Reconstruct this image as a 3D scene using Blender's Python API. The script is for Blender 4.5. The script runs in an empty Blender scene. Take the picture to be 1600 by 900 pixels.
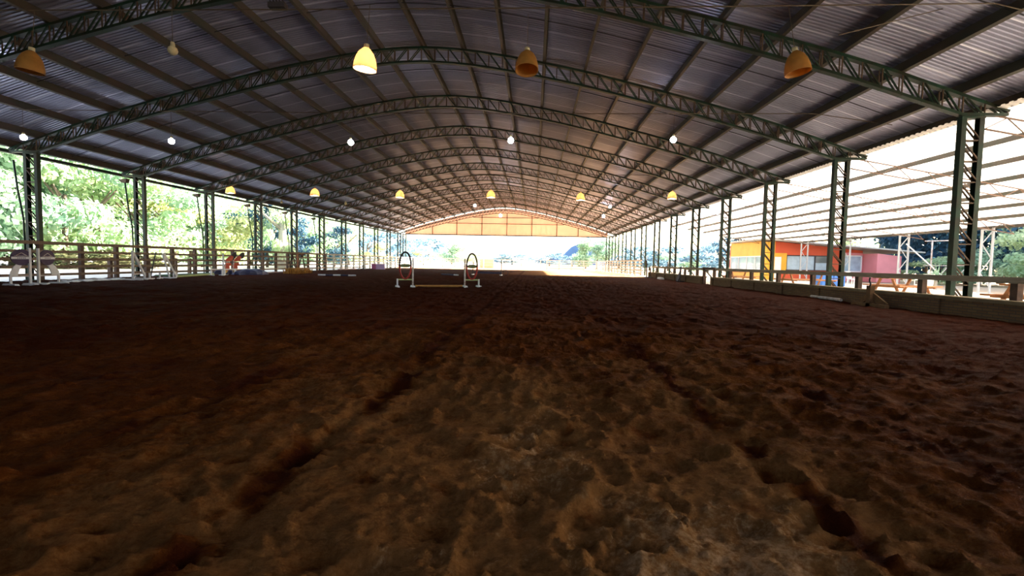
import bpy, math, random
import numpy as np
from mathutils import Vector, Matrix

rng = random.Random(11)
C = bpy.context.scene.collection
PI = math.pi

# ------------------------------------------------------------------ camera
F_PX, PITCH, YAW, ROLL, CAM_H = 728.4, 0.0550, 0.0447, 0.0190, 1.071
_cy, _sy = math.cos(YAW), math.sin(YAW)
_r, _fw, _u = Vector((_cy, _sy, 0)), Vector((-_sy, _cy, 0)), Vector((0, 0, 1))
_fw2 = _fw * math.cos(PITCH) - _u * math.sin(PITCH)
_u2 = _u * math.cos(PITCH) + _fw * math.sin(PITCH)
_r3 = _r * math.cos(ROLL) + _u2 * math.sin(ROLL)
_u3 = _u2 * math.cos(ROLL) - _r * math.sin(ROLL)
cam_data = bpy.data.cameras.new('camera')
cam_data.sensor_width = 36.0
cam_data.lens = F_PX / 1600 * 36.0
cam_data.clip_end = 2000
cam = bpy.data.objects.new('camera', cam_data)
M = Matrix((_r3, _u3, -_fw2)).transposed().to_4x4()
M.translation = (0, 0, CAM_H)
cam.matrix_world = M
C.objects.link(cam)
bpy.context.scene.camera = cam

def ray(x, y):
    return _fw2 + _r3 * ((x - 800) / F_PX) + _u3 * ((450 - y) / F_PX)
def G(x, y, z=0.0):                       # photo point -> world point at height z
    d = ray(x, y); t = (z - CAM_H) / d.z
    return Vector((d.x * t, d.y * t, z))
def AT(x, y, Y):                          # photo point -> world point at depth Y
    d = ray(x, y); t = Y / d.y
    return Vector((d.x * t, Y, CAM_H + d.z * t))

# ------------------------------------------------------------------ materials
def mat(name, col, rough=0.7, metal=0.0, var=0.0, vscale=4.0, col2=None, bump=0.0, bscale=20.0,
        spec=0.3, trans=0.0, stretch=None):
    m = bpy.data.materials.new(name); m.use_nodes = True
    nt = m.node_tree; N = nt.nodes; L = nt.links
    b = N['Principled BSDF']
    b.inputs['Roughness'].default_value = rough
    b.inputs['Metallic'].default_value = metal
    b.inputs['Specular IOR Level'].default_value = spec
    b.inputs['Base Color'].default_value = (*col, 1)
    src = None
    if var > 0 or col2 or bump > 0:
        tc = N.new('ShaderNodeTexCoord'); mp = N.new('ShaderNodeMapping')
        L.new(tc.outputs['Object'], mp.inputs['Vector'])
        if stretch: mp.inputs['Scale'].default_value = stretch
    if var > 0 or col2:
        n = N.new('ShaderNodeTexNoise'); n.inputs['Scale'].default_value = vscale
        n.inputs['Detail'].default_value = 5
        L.new(mp.outputs['Vector'], n.inputs['Vector'])
        cr = N.new('ShaderNodeValToRGB')
        c2 = col2 or tuple(c * (1 - var) for c in col)
        cr.color_ramp.elements[0].position = 0.35; cr.color_ramp.elements[0].color = (*c2, 1)
        cr.color_ramp.elements[1].position = 0.65; cr.color_ramp.elements[1].color = (*col, 1)
        L.new(n.outputs['Fac'], cr.inputs['Fac'])
        L.new(cr.outputs['Color'], b.inputs['Base Color']); src = cr.outputs['Color']
    if bump > 0:
        n2 = N.new('ShaderNodeTexNoise'); n2.inputs['Scale'].default_value = bscale
        n2.inputs['Detail'].default_value = 6
        L.new(mp.outputs['Vector'], n2.inputs['Vector'])
        bp = N.new('ShaderNodeBump'); bp.inputs['Strength'].default_value = bump
        bp.inputs['Distance'].default_value = 0.03
        L.new(n2.outputs['Fac'], bp.inputs['Height']); L.new(bp.outputs['Normal'], b.inputs['Normal'])
    if trans > 0:
        t = N.new('ShaderNodeBsdfTranslucent'); t.inputs['Color'].default_value = (*col, 1)
        if src: L.new(src, t.inputs['Color'])
        mx = N.new('ShaderNodeMixShader'); mx.inputs['Fac'].default_value = trans
        L.new(b.outputs['BSDF'], mx.inputs[1]); L.new(t.outputs['BSDF'], mx.inputs[2])
        L.new(mx.outputs['Shader'], N['Material Output'].inputs['Surface'])
    return m

def emit(name, col, s):
    m = bpy.data.materials.new(name); m.use_nodes = True
    nt = m.node_tree; N = nt.nodes
    N.remove(N['Principled BSDF'])
    e = N.new('ShaderNodeEmission'); e.inputs['Color'].default_value = (*col, 1); e.inputs['Strength'].default_value = s
    nt.links.new(e.outputs['Emission'], N['Material Output'].inputs['Surface'])
    return m

MT = dict(
    steel=mat('green_steel', (0.009, 0.036, 0.020), 0.45, 0.0, col2=(0.016, 0.018, 0.009), vscale=3, spec=0.2),
    rust=mat('rusty_steel', (0.095, 0.056, 0.030), 0.6, 0.0, var=0.4, vscale=6, spec=0.3),
    lightrust=mat('primer_brown_steel', (0.16, 0.10, 0.07), 0.6),
    purlin=mat('purlin_steel', (0.060, 0.037, 0.020), 0.5, 0.0, col2=(0.034, 0.034, 0.016), vscale=2, spec=0.5),
    sheet=mat('roof_sheet', (0.40, 0.415, 0.55), 0.38, 0.60, var=0.16, vscale=0.8),
    sheet_lap=mat('roof_sheet_lap', (0.62, 0.64, 0.76), 0.36, 0.45),
    sheet_white=mat('white_roof_sheet', (0.85, 0.83, 0.80), 0.55, 0.0, var=0.06, vscale=0.7, trans=0.3),
    rod=mat('dark_rod', (0.03, 0.03, 0.035), 0.5),
    wire=mat('cable', (0.10, 0.07, 0.04), 0.6),
    wood=mat('weathered_wood', (0.27, 0.19, 0.13), 0.8, col2=(0.15, 0.10, 0.07), vscale=5, stretch=(8, 1, 8)),
    woodpost=mat('dark_wood_post', (0.13, 0.08, 0.055), 0.85, col2=(0.07, 0.045, 0.035), vscale=6),
    woodwhite=mat('white_fence_wood', (0.62, 0.58, 0.54), 0.8, var=0.2, vscale=5),
    white=mat('white_paint', (0.75, 0.75, 0.76), 0.5, var=0.12, vscale=9),
    dirtywhite=mat('scuffed_white_paint', (0.66, 0.62, 0.60), 0.6, col2=(0.35, 0.25, 0.2), vscale=7),
    purple=mat('dark_purple_panel', (0.075, 0.05, 0.10), 0.6, var=0.3, vscale=8),
    green=mat('green_panel', (0.16, 0.20, 0.09), 0.6, var=0.25, vscale=12),
    red=mat('red_paint', (0.36, 0.025, 0.018), 0.5, var=0.25, vscale=10),
    darkpaint=mat('dark_paint', (0.05, 0.04, 0.042), 0.5, var=0.3, vscale=10),
    orange=mat('orange_red_panel', (0.62, 0.12, 0.06), 0.6, col2=(0.5, 0.08, 0.05), vscale=7),
    yellow=mat('yellow_paint', (0.72, 0.48, 0.10), 0.6, var=0.2, vscale=9),
    tarp=mat('blue_tarp', (0.03, 0.045, 0.14), 0.45, var=0.4, vscale=3, spec=0.5),
    matgreen=mat('green_mat', (0.06, 0.12, 0.05), 0.9, var=0.3, vscale=3),
    palegreen=mat('pale_green_paint', (0.42, 0.50, 0.22), 0.6, var=0.15),
    pinkwhite=mat('pinkish_white_paint', (0.66, 0.50, 0.50), 0.6, var=0.1),
    goldpole=mat('worn_yellow_pole', (0.42, 0.22, 0.06), 0.6, var=0.3, vscale=4),
    navy=mat('navy_paint', (0.03, 0.03, 0.07), 0.5),
    lilac=mat('lilac_panel', (0.62, 0.42, 0.68), 0.6, var=0.08),
    magenta=mat('magenta_panel', (0.30, 0.05, 0.17), 0.6, var=0.1),
    straw=mat('dry_straw', (0.50, 0.25, 0.05), 0.9, var=0.4, vscale=9),
    stake=mat('reddish_wood', (0.32, 0.13, 0.06), 0.8, var=0.3),
    coping=mat('concrete_coping', (0.25, 0.18, 0.10), 0.85, var=0.3, vscale=3, bump=0.2),
    shade_lit=mat('lit_fibreglass', (0.85, 0.60, 0.34), 0.5, var=0.15, vscale=7, trans=0.5),  # paler copy of the orange shade; lamp glow put into the colour
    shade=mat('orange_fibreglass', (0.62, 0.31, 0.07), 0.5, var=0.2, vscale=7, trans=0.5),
    porcelain=mat('pale_lamp_socket', (0.62, 0.52, 0.30), 0.5, var=0.2, vscale=20),
    glassbulb=mat('unlit_bulb', (0.7, 0.62, 0.5), 0.15, spec=0.8),
    bulb=emit('lit_bulb', (1.0, 0.93, 0.84), 110.0),
    coolbulb=emit('cool_lit_bulb', (0.86, 0.90, 1.0), 60.0),
    orangewall=mat('orange_render', (0.80, 0.42, 0.10), 0.8, var=0.12, vscale=1.5),
    redwall=mat('red_render', (0.60, 0.10, 0.045), 0.8, var=0.12, vscale=1.5),
    pinkwall=mat('pink_render', (0.72, 0.26, 0.28), 0.8, var=0.08, vscale=1.5),
    yellowwall=mat('yellow_render', (0.72, 0.40, 0.05), 0.8, var=0.1, vscale=1.5),
    tilegrey=mat('grey_roof_sheet', (0.42, 0.42, 0.40), 0.7, var=0.2, vscale=1.5),
    glass=mat('window_glass', (0.36, 0.48, 0.58), 0.06, spec=1.0, var=0.25, vscale=2),
    darkglass=mat('dark_glass', (0.10, 0.11, 0.12), 0.08, spec=1.0),
    tablewood=mat('varnished_wood', (0.46, 0.20, 0.08), 0.45, var=0.3, vscale=5, stretch=(6, 1, 6)),
    bluepl=mat('blue_plastic', (0.06, 0.20, 0.62), 0.4, var=0.1),
    plastic=mat('white_plastic', (0.8, 0.8, 0.8), 0.4),
    trunk=mat('bark', (0.16, 0.12, 0.09), 0.9, var=0.4, vscale=6),
    paletrunk=mat('pale_bark', (0.42, 0.38, 0.32), 0.9, var=0.3, vscale=3),
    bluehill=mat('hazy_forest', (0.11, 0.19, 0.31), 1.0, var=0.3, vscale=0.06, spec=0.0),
    ground=mat('pale_dry_ground', (0.40, 0.31, 0.22), 0.95, col2=(0.33, 0.245, 0.165), vscale=0.25, bump=0.3, bscale=3, spec=0.1),
    boards=mat('blocker_boards', (0.09, 0.065, 0.045), 0.85, col2=(0.05, 0.038, 0.03), vscale=2, stretch=(6, 6, 1)),
    concrete=mat('pale_bounce_floor', (0.70, 0.64, 0.56), 0.9, var=0.15, vscale=0.8),  # invented pale floor that bounces light onto the right roof
    gravel=mat('pale_gravel', (0.76, 0.70, 0.62), 0.95, var=0.15, vscale=0.4),
    galv=mat('galvanised_steel', (0.42, 0.44, 0.46), 0.6, var=0.1, vscale=3),
    railwood=mat('pale_rail_wood', (0.46, 0.37, 0.26), 0.8, var=0.3, vscale=4, stretch=(6, .6, 6)),
    jute=mat('sacking', (0.20, 0.105, 0.045), 0.9, var=0.3, vscale=8),
)

def leafmat(name, c1, c2, tr=0.35):
    m = mat(name, c1, 0.65, 0, col2=c2, vscale=0.9, trans=tr, spec=0.25)
    return m
MT['leaf_light'] = leafmat('leaf_light_green', (0.62, 0.70, 0.42), (0.30, 0.46, 0.28), .5)
MT['leaf_mid'] = leafmat('leaf_mid_green', (0.44, 0.58, 0.38), (0.14, 0.28, 0.20))
MT['leaf_dark'] = leafmat('leaf_blue_green', (0.05, 0.13, 0.18), (0.016, 0.052, 0.10))  # backlit shade of the right-hand trees is put into this dark blue
MT['leaf_yellow'] = leafmat('leaf_yellow_green', (0.66, 0.64, 0.30), (0.44, 0.52, 0.26))
MT['leaf_brown'] = leafmat('leaf_brownish', (0.13, 0.11, 0.05), (0.06, 0.08, 0.035))
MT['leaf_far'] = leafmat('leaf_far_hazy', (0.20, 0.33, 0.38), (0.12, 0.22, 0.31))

# gable panel: ribbed translucent sheet
def gable_mat():
    m = mat('gable_sheet', (0.92, 0.70, 0.57), 0.6, var=0.08, vscale=0.9, trans=0.24)
    return m
MT['gable'] = gable_mat()

def brick_mat():
    m = bpy.data.materials.new('brown_brickwork'); m.use_nodes = True
    nt = m.node_tree; N = nt.nodes; L = nt.links; b = N['Principled BSDF']
    tc = N.new('ShaderNodeTexCoord'); sep = N.new('ShaderNodeSeparateXYZ'); cmb = N.new('ShaderNodeCombineXYZ')
    L.new(tc.outputs['Object'], sep.inputs[0])
    L.new(sep.outputs['Y'], cmb.inputs['X']); L.new(sep.outputs['Z'], cmb.inputs['Y'])
    br = N.new('ShaderNodeTexBrick'); L.new(cmb.outputs[0], br.inputs['Vector'])
    br.inputs['Scale'].default_value = 1.0
    br.inputs['Brick Width'].default_value = 0.24; br.inputs['Row Height'].default_value = 0.065
    br.inputs['Mortar Size'].default_value = 0.009
    br.inputs['Color1'].default_value = (0.20, 0.11, 0.045, 1); br.inputs['Color2'].default_value = (0.15, 0.075, 0.03, 1)
    br.inputs['Mortar'].default_value = (0.09, 0.06, 0.04, 1)
    L.new(br.outputs['Color'], b.inputs['Base Color'])
    bp = N.new('ShaderNodeBump'); bp.inputs['Strength'].default_value = 0.6; bp.inputs['Distance'].default_value = 0.01
    bp.invert = True
    L.new(br.outputs['Fac'], bp.inputs['Height']); L.new(bp.outputs['Normal'], b.inputs['Normal'])
    b.inputs['Roughness'].default_value = 0.9
    return m
MT['brick'] = brick_mat()

def sand_mat():
    m = bpy.data.materials.new('arena_sand'); m.use_nodes = True
    nt = m.node_tree; N = nt.nodes; L = nt.links; b = N['Principled BSDF']
    b.inputs['Roughness'].default_value = 0.95; b.inputs['Specular IOR Level'].default_value = 0.04
    tc = N.new('ShaderNodeTexCoord'); at = N.new('ShaderNodeAttribute'); at.attribute_name = 'moist_and_light'
    n = N.new('ShaderNodeTexNoise'); n.inputs['Scale'].default_value = 9; n.inputs['Detail'].default_value = 8
    n.inputs['Roughness'].default_value = 0.65
    L.new(tc.outputs['Object'], n.inputs['Vector'])
    ad = N.new('ShaderNodeMath'); ad.operation = 'MULTIPLY_ADD'
    L.new(n.outputs['Fac'], ad.inputs[0]); ad.inputs[1].default_value = 0.55
    L.new(at.outputs['Fac'], ad.inputs[2])
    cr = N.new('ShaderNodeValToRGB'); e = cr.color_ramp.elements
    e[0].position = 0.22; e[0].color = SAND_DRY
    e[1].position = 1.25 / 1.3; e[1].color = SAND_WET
    k = cr.color_ramp.elements.new(0.0); k.color = (0.50, 0.31, 0.17, 1)  # palest tone, for the sunlight painted on the far sand
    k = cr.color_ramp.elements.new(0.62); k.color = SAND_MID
    n3 = N.new('ShaderNodeTexNoise'); n3.inputs['Scale'].default_value = 38; n3.inputs['Detail'].default_value = 9
    n3.inputs['Roughness'].default_value = 0.75
    L.new(tc.outputs['Object'], n3.inputs['Vector'])
    a2 = N.new('ShaderNodeMath'); a2.operation = 'MULTIPLY_ADD'
    L.new(n3.outputs['Fac'], a2.inputs[0]); a2.inputs[1].default_value = 0.6; L.new(ad.outputs[0], a2.inputs[2])
    a3 = N.new('ShaderNodeMath'); a3.operation = 'SUBTRACT'; L.new(a2.outputs[0], a3.inputs[0]); a3.inputs[1].default_value = 0.30
    L.new(a3.outputs[0], cr.inputs['Fac']); L.new(cr.outputs['Color'], b.inputs['Base Color'])
    n2 = N.new('ShaderNodeTexNoise'); n2.inputs['Scale'].default_value = 45; n2.inputs['Detail'].default_value = 7
    n2.inputs['Roughness'].default_value = 0.7
    L.new(tc.outputs['Object'], n2.inputs['Vector'])
    bp = N.new('ShaderNodeBump'); bp.inputs['Strength'].default_value = 1.0; bp.inputs['Distance'].default_value = 0.03
    L.new(n2.outputs['Fac'], bp.inputs['Height']); L.new(bp.outputs['Normal'], b.inputs['Normal'])
    return m
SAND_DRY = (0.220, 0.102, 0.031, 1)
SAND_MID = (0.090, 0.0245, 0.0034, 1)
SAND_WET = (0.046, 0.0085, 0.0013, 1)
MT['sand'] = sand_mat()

# ------------------------------------------------------------------ mesh builder
class MB:
    def __init__(s): s.v = []; s.f = []; s.mi = []; s.m = 0
    def quad(s, a, b, c, d):
        i = len(s.v); s.v += [tuple(a), tuple(b), tuple(c), tuple(d)]; s.f.append((i, i + 1, i + 2, i + 3)); s.mi.append(s.m)
        return s
    def hexa(s, p):                       # 8 points: bottom ring 0-3, top ring 4-7
        i = len(s.v); s.v += [tuple(q) for q in p]
        for f in ((0, 3, 2, 1), (4, 5, 6, 7), (0, 1, 5, 4), (1, 2, 6, 5), (2, 3, 7, 6), (3, 0, 4, 7)):
            s.f.append(tuple(i + k for k in f)); s.mi.append(s.m)
        return s
    def box(s, c, d):
        x, y, z = c; a, b, h = d[0] / 2, d[1] / 2, d[2] / 2
        return s.hexa([(x - a, y - b, z - h), (x + a, y - b, z - h), (x + a, y + b, z - h), (x - a, y + b, z - h),
                       (x - a, y - b, z + h), (x + a, y - b, z + h), (x + a, y + b, z + h), (x - a, y + b, z + h)])
    def bar(s, p, q, w, h, up=(0, 0, 1)):  # w across, h along 'up'
        p, q = Vector(p), Vector(q); d = (q - p).normalized(); up = Vector(up)
        if abs(d.dot(up)) > 0.98: up = Vector((0, 1, 0))
        a = d.cross(up).normalized() * (w / 2); b = a.cross(d).normalized() * (h / 2)
        return s.hexa([p - a - b, p + a - b, p + a + b, p - a + b, q - a - b, q + a - b, q + a + b, q - a + b])
    def tube(s, pts, r, n=8, caps=True):
        pts = [Vector(p) for p in pts]; rs = r if isinstance(r, (list, tuple)) else [r] * len(pts)
        i0 = len(s.v); ref = None
        for k, p in enumerate(pts):
            d = (pts[min(k + 1, len(pts) - 1)] - pts[max(k - 1, 0)]).normalized()
            if ref is None: ref = Vector((0, 0, 1)) if abs(d.z) < 0.9 else Vector((1, 0, 0))
            a = d.cross(ref).normalized(); b = d.cross(a).normalized(); ref = b.cross(d) if b.cross(d).length > .5 else ref
            ref = a.cross(d).normalized()
            for j in range(n):
                t = 2 * PI * j / n; s.v.append(tuple(p + (a * math.cos(t) + b * math.sin(t)) * rs[k]))
        for k in range(len(pts) - 1):
            for j in range(n):
                s.f.append((i0 + k * n + j, i0 + k * n + (j + 1) % n, i0 + (k + 1) * n + (j + 1) % n, i0 + (k + 1) * n + j)); s.mi.append(s.m)
        if caps:
            s.f.append(tuple(i0 + j for j in reversed(range(n)))); s.mi.append(s.m)
            s.f.append(tuple(i0 + (len(pts) - 1) * n + j for j in range(n))); s.mi.append(s.m)
        return s
    def lathe(s, prof, n=24, c=(0, 0, 0)):
        i0 = len(s.v)
        for (r, z) in prof:
            for j in range(n):
                t = 2 * PI * j / n; s.v.append((c[0] + r * math.cos(t), c[1] + r * math.sin(t), c[2] + z))
        for k in range(len(prof) - 1):
            for j in range(n):
                s.f.append((i0 + k * n + j, i0 + k * n + (j + 1) % n, i0 + (k + 1) * n + (j + 1) % n, i0 + (k + 1) * n + j)); s.mi.append(s.m)
        return s
    def prism(s, poly, t0, t1, plane='xz'):  # polygon extruded through its plane's normal
        n = len(poly); i = len(s.v)
        mk = {'xz': lambda a, b, t: (a, t, b), 'xy': lambda a, b, t: (a, b, t), 'yz': lambda a, b, t: (t, a, b)}[plane]
        s.v += [mk(a, b, t0) for a, b in poly] + [mk(a, b, t1) for a, b in poly]
        s.f.append(tuple(range(i, i + n))); s.f.append(tuple(range(i + 2 * n - 1, i + n - 1, -1))); s.mi += [s.m] * 2
        for k in range(n):
            s.f.append((i + k, i + n + k, i + n + (k + 1) % n, i + (k + 1) % n)); s.mi.append(s.m)
        return s
    def mesh(s, name, mats, smooth=False):
        me = bpy.data.meshes.new(name); me.from_pydata(s.v, [], s.f)
        for m in (mats if isinstance(mats, (list, tuple)) else [mats]): me.materials.append(m)
        if any(s.mi): me.polygons.foreach_set('material_index', s.mi)
        if smooth: me.polygons.foreach_set('use_smooth', [True] * len(s.f))
        me.update(); return me
    def build(s, name, mats, parent=None, smooth=False, loc=(0, 0, 0), fix=True):
        me = s.mesh(name, mats, smooth)
        if fix:
            import bmesh
            bm = bmesh.new(); bm.from_mesh(me); bmesh.ops.recalc_face_normals(bm, faces=bm.faces); bm.to_mesh(me); bm.free()
        return link(name, me, parent, loc)

def link(name, me, parent=None, loc=(0, 0, 0)):
    o = bpy.data.objects.new(name, me); C.objects.link(o); o.location = loc
    if parent: o.parent = parent
    return o
def tag(o, label, cat, group=None, kind=None):
    o['label'] = label; o['category'] = cat
    if group: o['group'] = group
    if kind: o['kind'] = kind
    return o
def struct(o, label=None, cat=None):
    o['kind'] = 'structure'
    if label: o['label'] = label
    if cat: o['category'] = cat
    return o
def thing(name, label, cat, loc=(0, 0, 0), rz=0.0, group=None):
    o = bpy.data.objects.new(name, None); C.objects.link(o)
    o.location = loc; o.rotation_euler = (0, 0, rz); o.empty_display_size = 0.2
    return tag(o, label, cat, group)
def dup(root, loc=None, rz=None, label=None, group=None, scale=None):
    r = root.copy(); C.objects.link(r)
    if loc is not None: r.location = loc
    if rz is not None: r.rotation_euler = (0, 0, rz)
    if scale is not None: r.scale = scale
    if label: r['label'] = label
    if group: r['group'] = group
    for ch in list(root.children):
        c = ch.copy(); C.objects.link(c); c.parent = r
        for g in list(ch.children):
            d = g.copy(); C.objects.link(d); d.parent = c
    return r
ORD = ['first', 'second', 'third', 'fourth', 'fifth', 'sixth', 'seventh', 'eighth', 'ninth', 'tenth', 'eleventh', 'twelfth',
       'thirteenth', 'fourteenth', 'fifteenth', 'sixteenth', 'seventeenth', 'eighteenth', 'nineteenth', 'twentieth',
       'twenty-first', 'twenty-second', 'twenty-third', 'twenty-fourth', 'twenty-fifth', 'twenty-sixth', 'twenty-seventh',
       'twenty-eighth', 'twenty-ninth', 'thirtieth']

# ------------------------------------------------------------------ hall dimensions
XL, XR, CW = -19.37, 10.745, 0.555            # inner faces of the columns, column width
XC = (XL + XR) / 2
Y1, SP, NT = 12.57, 5.0, 12                   # first truss, spacing, number of trusses
EAVE = 4.99
ROOF_Y0, ROOF_Y1 = -9.0, 70.15
_tab = [(0, 8.40), (1, 8.36), (2, 8.26), (3.4, 8.04), (5.7, 7.60), (8, 7.04), (10.4, 6.42), (12.7, 5.76), (15.058, 4.99)]
def interp(u):
    u = abs(u)
    for k in range(len(_tab) - 1):
        if u <= _tab[k + 1][0] or k == len(_tab) - 2:
            (x0, y0), (x1, y1) = _tab[k], _tab[k + 1]
            def sl(i):
                if i == 0: return 0.0
                if i == len(_tab) - 1: return (_tab[i][1] - _tab[i - 1][1]) / (_tab[i][0] - _tab[i - 1][0])
                return (_tab[i + 1][1] - _tab[i - 1][1]) / (_tab[i + 1][0] - _tab[i - 1][0])
            h = x1 - x0; t = (u - x0) / h; m0, m1 = sl(k) * h, sl(k + 1) * h
            if t > 1: return y1 + m1 / h * (u - x1)
            return (2 * t ** 3 - 3 * t ** 2 + 1) * y0 + (t ** 3 - 2 * t ** 2 + t) * m0 + (-2 * t ** 3 + 3 * t ** 2) * y1 + (t ** 3 - t ** 2) * m1
def bz(u): return interp(u)
def tz(u): return interp(u) + 0.575 - (0.03 * max(0, abs(u) - 13) / 2)
U_END = 16.2

# ------------------------------------------------------------------ floor (arena sand) with hoof prints
def vnoise(x, y, seed):
    xi = np.floor(x).astype(np.int64); yi = np.floor(y).astype(np.int64); fx = x - xi; fy = y - yi
    fx = fx * fx * (3 - 2 * fx); fy = fy * fy * (3 - 2 * fy)
    def h(a, b):
        n = (a * 374761393 + b * 668265263 + seed * 1442695041) & 0xffffffff
        n = ((n ^ (n >> 13)) * 1274126177) & 0xffffffff
        return ((n ^ (n >> 16)) & 0xffff) / 65535.0
    a = h(xi, yi); b = h(xi + 1, yi); c = h(xi, yi + 1); d = h(xi + 1, yi + 1)
    return (a * (1 - fx) + b * fx) * (1 - fy) + (c * (1 - fx) + d * fx) * fy
def make_floor():
    xs = [0.0]
    while xs[-1] < 21: xs.append(xs[-1] + 0.017 + 0.0058 * xs[-1])
    xs = sorted(set([-v for v in xs if v < 19.5] + [v for v in xs if v < 10.25] + [-19.55, 10.3]))
    ys = [-9.0]
    while ys[-1] < 0.9: ys.append(ys[-1] + 0.22)
    while ys[-1] < 78: ys.append(ys[-1] + 0.004 + 0.0054 * ys[-1])
    xs = np.array(xs); ys = np.array(ys); nx, ny = len(xs), len(ys)
    X, Y = np.meshgrid(xs, ys); Z = np.zeros_like(X)
    wx = X + .16 * (vnoise(X * 2.2, Y * 2.2, 41) - .5) + .05 * (vnoise(X * 7, Y * 7, 43) - .5)
    wy = Y + .16 * (vnoise(X * 2.2, Y * 2.2, 42) - .5) + .05 * (vnoise(X * 7, Y * 7, 44) - .5)
    Z += 0.05 * (vnoise(X * 1.1, Y * 1.1, 1) - .5) + 0.034 * (vnoise(wx * 3.4, wy * 3.4, 2) - .5)
    for q, am, sd_ in ((2.6, .050, 12), (5.2, .040, 13), (11, .016, 14)):
        Z += am * (.5 - np.abs(vnoise(wx * q, wy * q, sd_) - .5) * 2) * (.35 + vnoise(X * .9, Y * .9, sd_ + 50))
    fine = np.clip(1.3 - Y / 14, 0, 1)
    Z += (0.012 * (vnoise(X * 8, Y * 8, 3) - .5) + 0.010 * (vnoise(X * 19, Y * 19, 4) - .5)) * fine
    Z += 0.007 * (vnoise(X * 41, Y * 41, 5) - .5) * np.clip(1 - Y / 7, 0, 1)
    dig = np.zeros_like(X)
    rn = random.Random(3)
    for k in range(3200):
        py = 0.6 + 27 * rn.random() ** 1.35; px = rn.uniform(-1, 1) * (2.5 + py * 1.2)
        if px < -19 or px > 9.8: continue
        r = rn.uniform(0.045, 0.115); d = rn.uniform(0.010, 0.050) * (r / 0.12); th = rn.uniform(0, PI); el = rn.uniform(0.75, 1.3)
        R = r * 2.1
        i0, i1 = np.searchsorted(ys, [py - R, py + R]); j0, j1 = np.searchsorted(xs, [px - R, px + R])
        if i1 <= i0 or j1 <= j0: continue
        dx = X[i0:i1, j0:j1] - px; dy = Y[i0:i1, j0:j1] - py
        a = (dx * math.cos(th) + dy * math.sin(th)) * el; b = (-dx * math.sin(th) + dy * math.cos(th)) / el
        q = np.sqrt(a * a + b * b) / r
        bowl = np.where(q < 1, -(1 - q ** 2) ** 1.0, 0); rim = np.exp(-((q - 1.15) / 0.22) ** 2) * 0.30 * (.6 + .8 * np.cos(np.arctan2(b, a) + th))
        Z[i0:i1, j0:j1] += d * (bowl + rim)
        if k % 4 == 0: dig[i0:i1, j0:j1] = np.maximum(dig[i0:i1, j0:j1], np.clip(1 - q, 0, 1))
    for k in range(9000):                       # small clods thrown up by the hooves
        py = 1.2 + 6.5 * rn.random() ** 1.3; px = rn.uniform(-1, 1) * (1 + py * 1.15)
        r = rn.uniform(0.007, 0.020) * (1 + .1 * py) * (1.7 if k % 23 == 0 else 1); R = r * 1.05
        i0, i1 = np.searchsorted(ys, [py - R, py + R]); j0, j1 = np.searchsorted(xs, [px - R, px + R])
        if i1 <= i0 or j1 <= j0: continue
        q2 = ((X[i0:i1, j0:j1] - px) ** 2 + (Y[i0:i1, j0:j1] - py) ** 2) / (r * r)
        Z[i0:i1, j0:j1] += r * .75 * np.sqrt(np.clip(1 - q2, 0, 1))
    # moisture plus painted light: dry pale sand close by, damp red earth further in; harrow tracks expose damp earth
    big = vnoise(X * .35, Y * .35, 7); med = vnoise(X * 1.6, Y * 1.6, 8); sm = vnoise(X * 7, Y * 7, 9)
    moist_and_light = np.clip((Y - 1.5) / 10, 0, 1) ** 0.8 * 0.76 + (big - .5) * .30 + (med - .5) * .22 + np.clip(np.abs(X - 0.2) / (Y + .8) - .30, 0, 1) * np.where(X < 0, .35, .7)  # last term darkens the sides, painting shade into the sand
    for x0, w, st in ((-1.19, .050, 1.0), (1.27, .048, .7), (2.42, .045, .45), (3.6, .045, .45), (-2.4, .055, .4), (4.9, .045, .3), (-3.7, .05, .25)):
        wob = x0 + 0.14 * (vnoise(Y * .5, Y * 0 + x0, 21) - .5) + 0.05 * (vnoise(Y * 3, Y * 0 + x0, 22) - .5)
        g = np.exp(-((X - wob) / (w * (1.45 + .02 * Y))) ** 2)
        gate = np.clip((vnoise(X * 5 + 3, Y * 4, 24) + .6 * vnoise(X * 13, Y * 11, 25) + .5 * vnoise(Y * .8, Y * 0 + x0 * 3, 23) - 1.28 + st * .42) * 3.2, 0, 1)
        moist_and_light += g * gate * 0.9 * min(1, st + .15)
        Z -= g * 0.022 * st; Z += g * gate * 0.03 * (vnoise(X * 17, Y * 17, 31) - .5) * fine
    moist_and_light += dig * 0.28
    sunlit_pale = np.clip((Y - 36) / 6, 0, 1) * np.clip((X + 6) / 9, 0, 1)  # pale sand painted where sunlight falls at the far end
    sunlit_pale = np.maximum(sunlit_pale, np.clip((Y - 61) / 3, 0, 1))
    moist_and_light = moist_and_light * (1 - .95 * sunlit_pale) - .35 * sunlit_pale
    moist_and_light = np.clip(moist_and_light, -.4, 1.1)
    Z *= np.clip(1.25 - Y / 60, 0.4, 1)
    v = np.stack([X, Y, Z - 0.0], -1).reshape(-1, 3)
    idx = np.arange(nx * ny).reshape(ny, nx)
    f = np.stack([idx[:-1, :-1], idx[:-1, 1:], idx[1:, 1:], idx[1:, :-1]], -1).reshape(-1, 4)
    me = bpy.data.meshes.new('floor')
    me.vertices.add(len(v)); me.vertices.foreach_set('co', v.ravel())
    me.loops.add(f.size); me.loops.foreach_set('vertex_index', f.ravel())
    me.polygons.add(len(f)); me.polygons.foreach_set('loop_start', np.arange(0, f.size, 4))
    me.polygons.foreach_set('use_smooth', np.ones(len(f), bool))
    at = me.attributes.new('moist_and_light', 'FLOAT', 'POINT'); at.data.foreach_set('value', moist_and_light.ravel().astype(np.float32))
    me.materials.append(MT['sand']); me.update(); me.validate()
    return struct(link('floor', me), 'red brown arena sand churned by hooves', 'ground')
make_floor()

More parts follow.
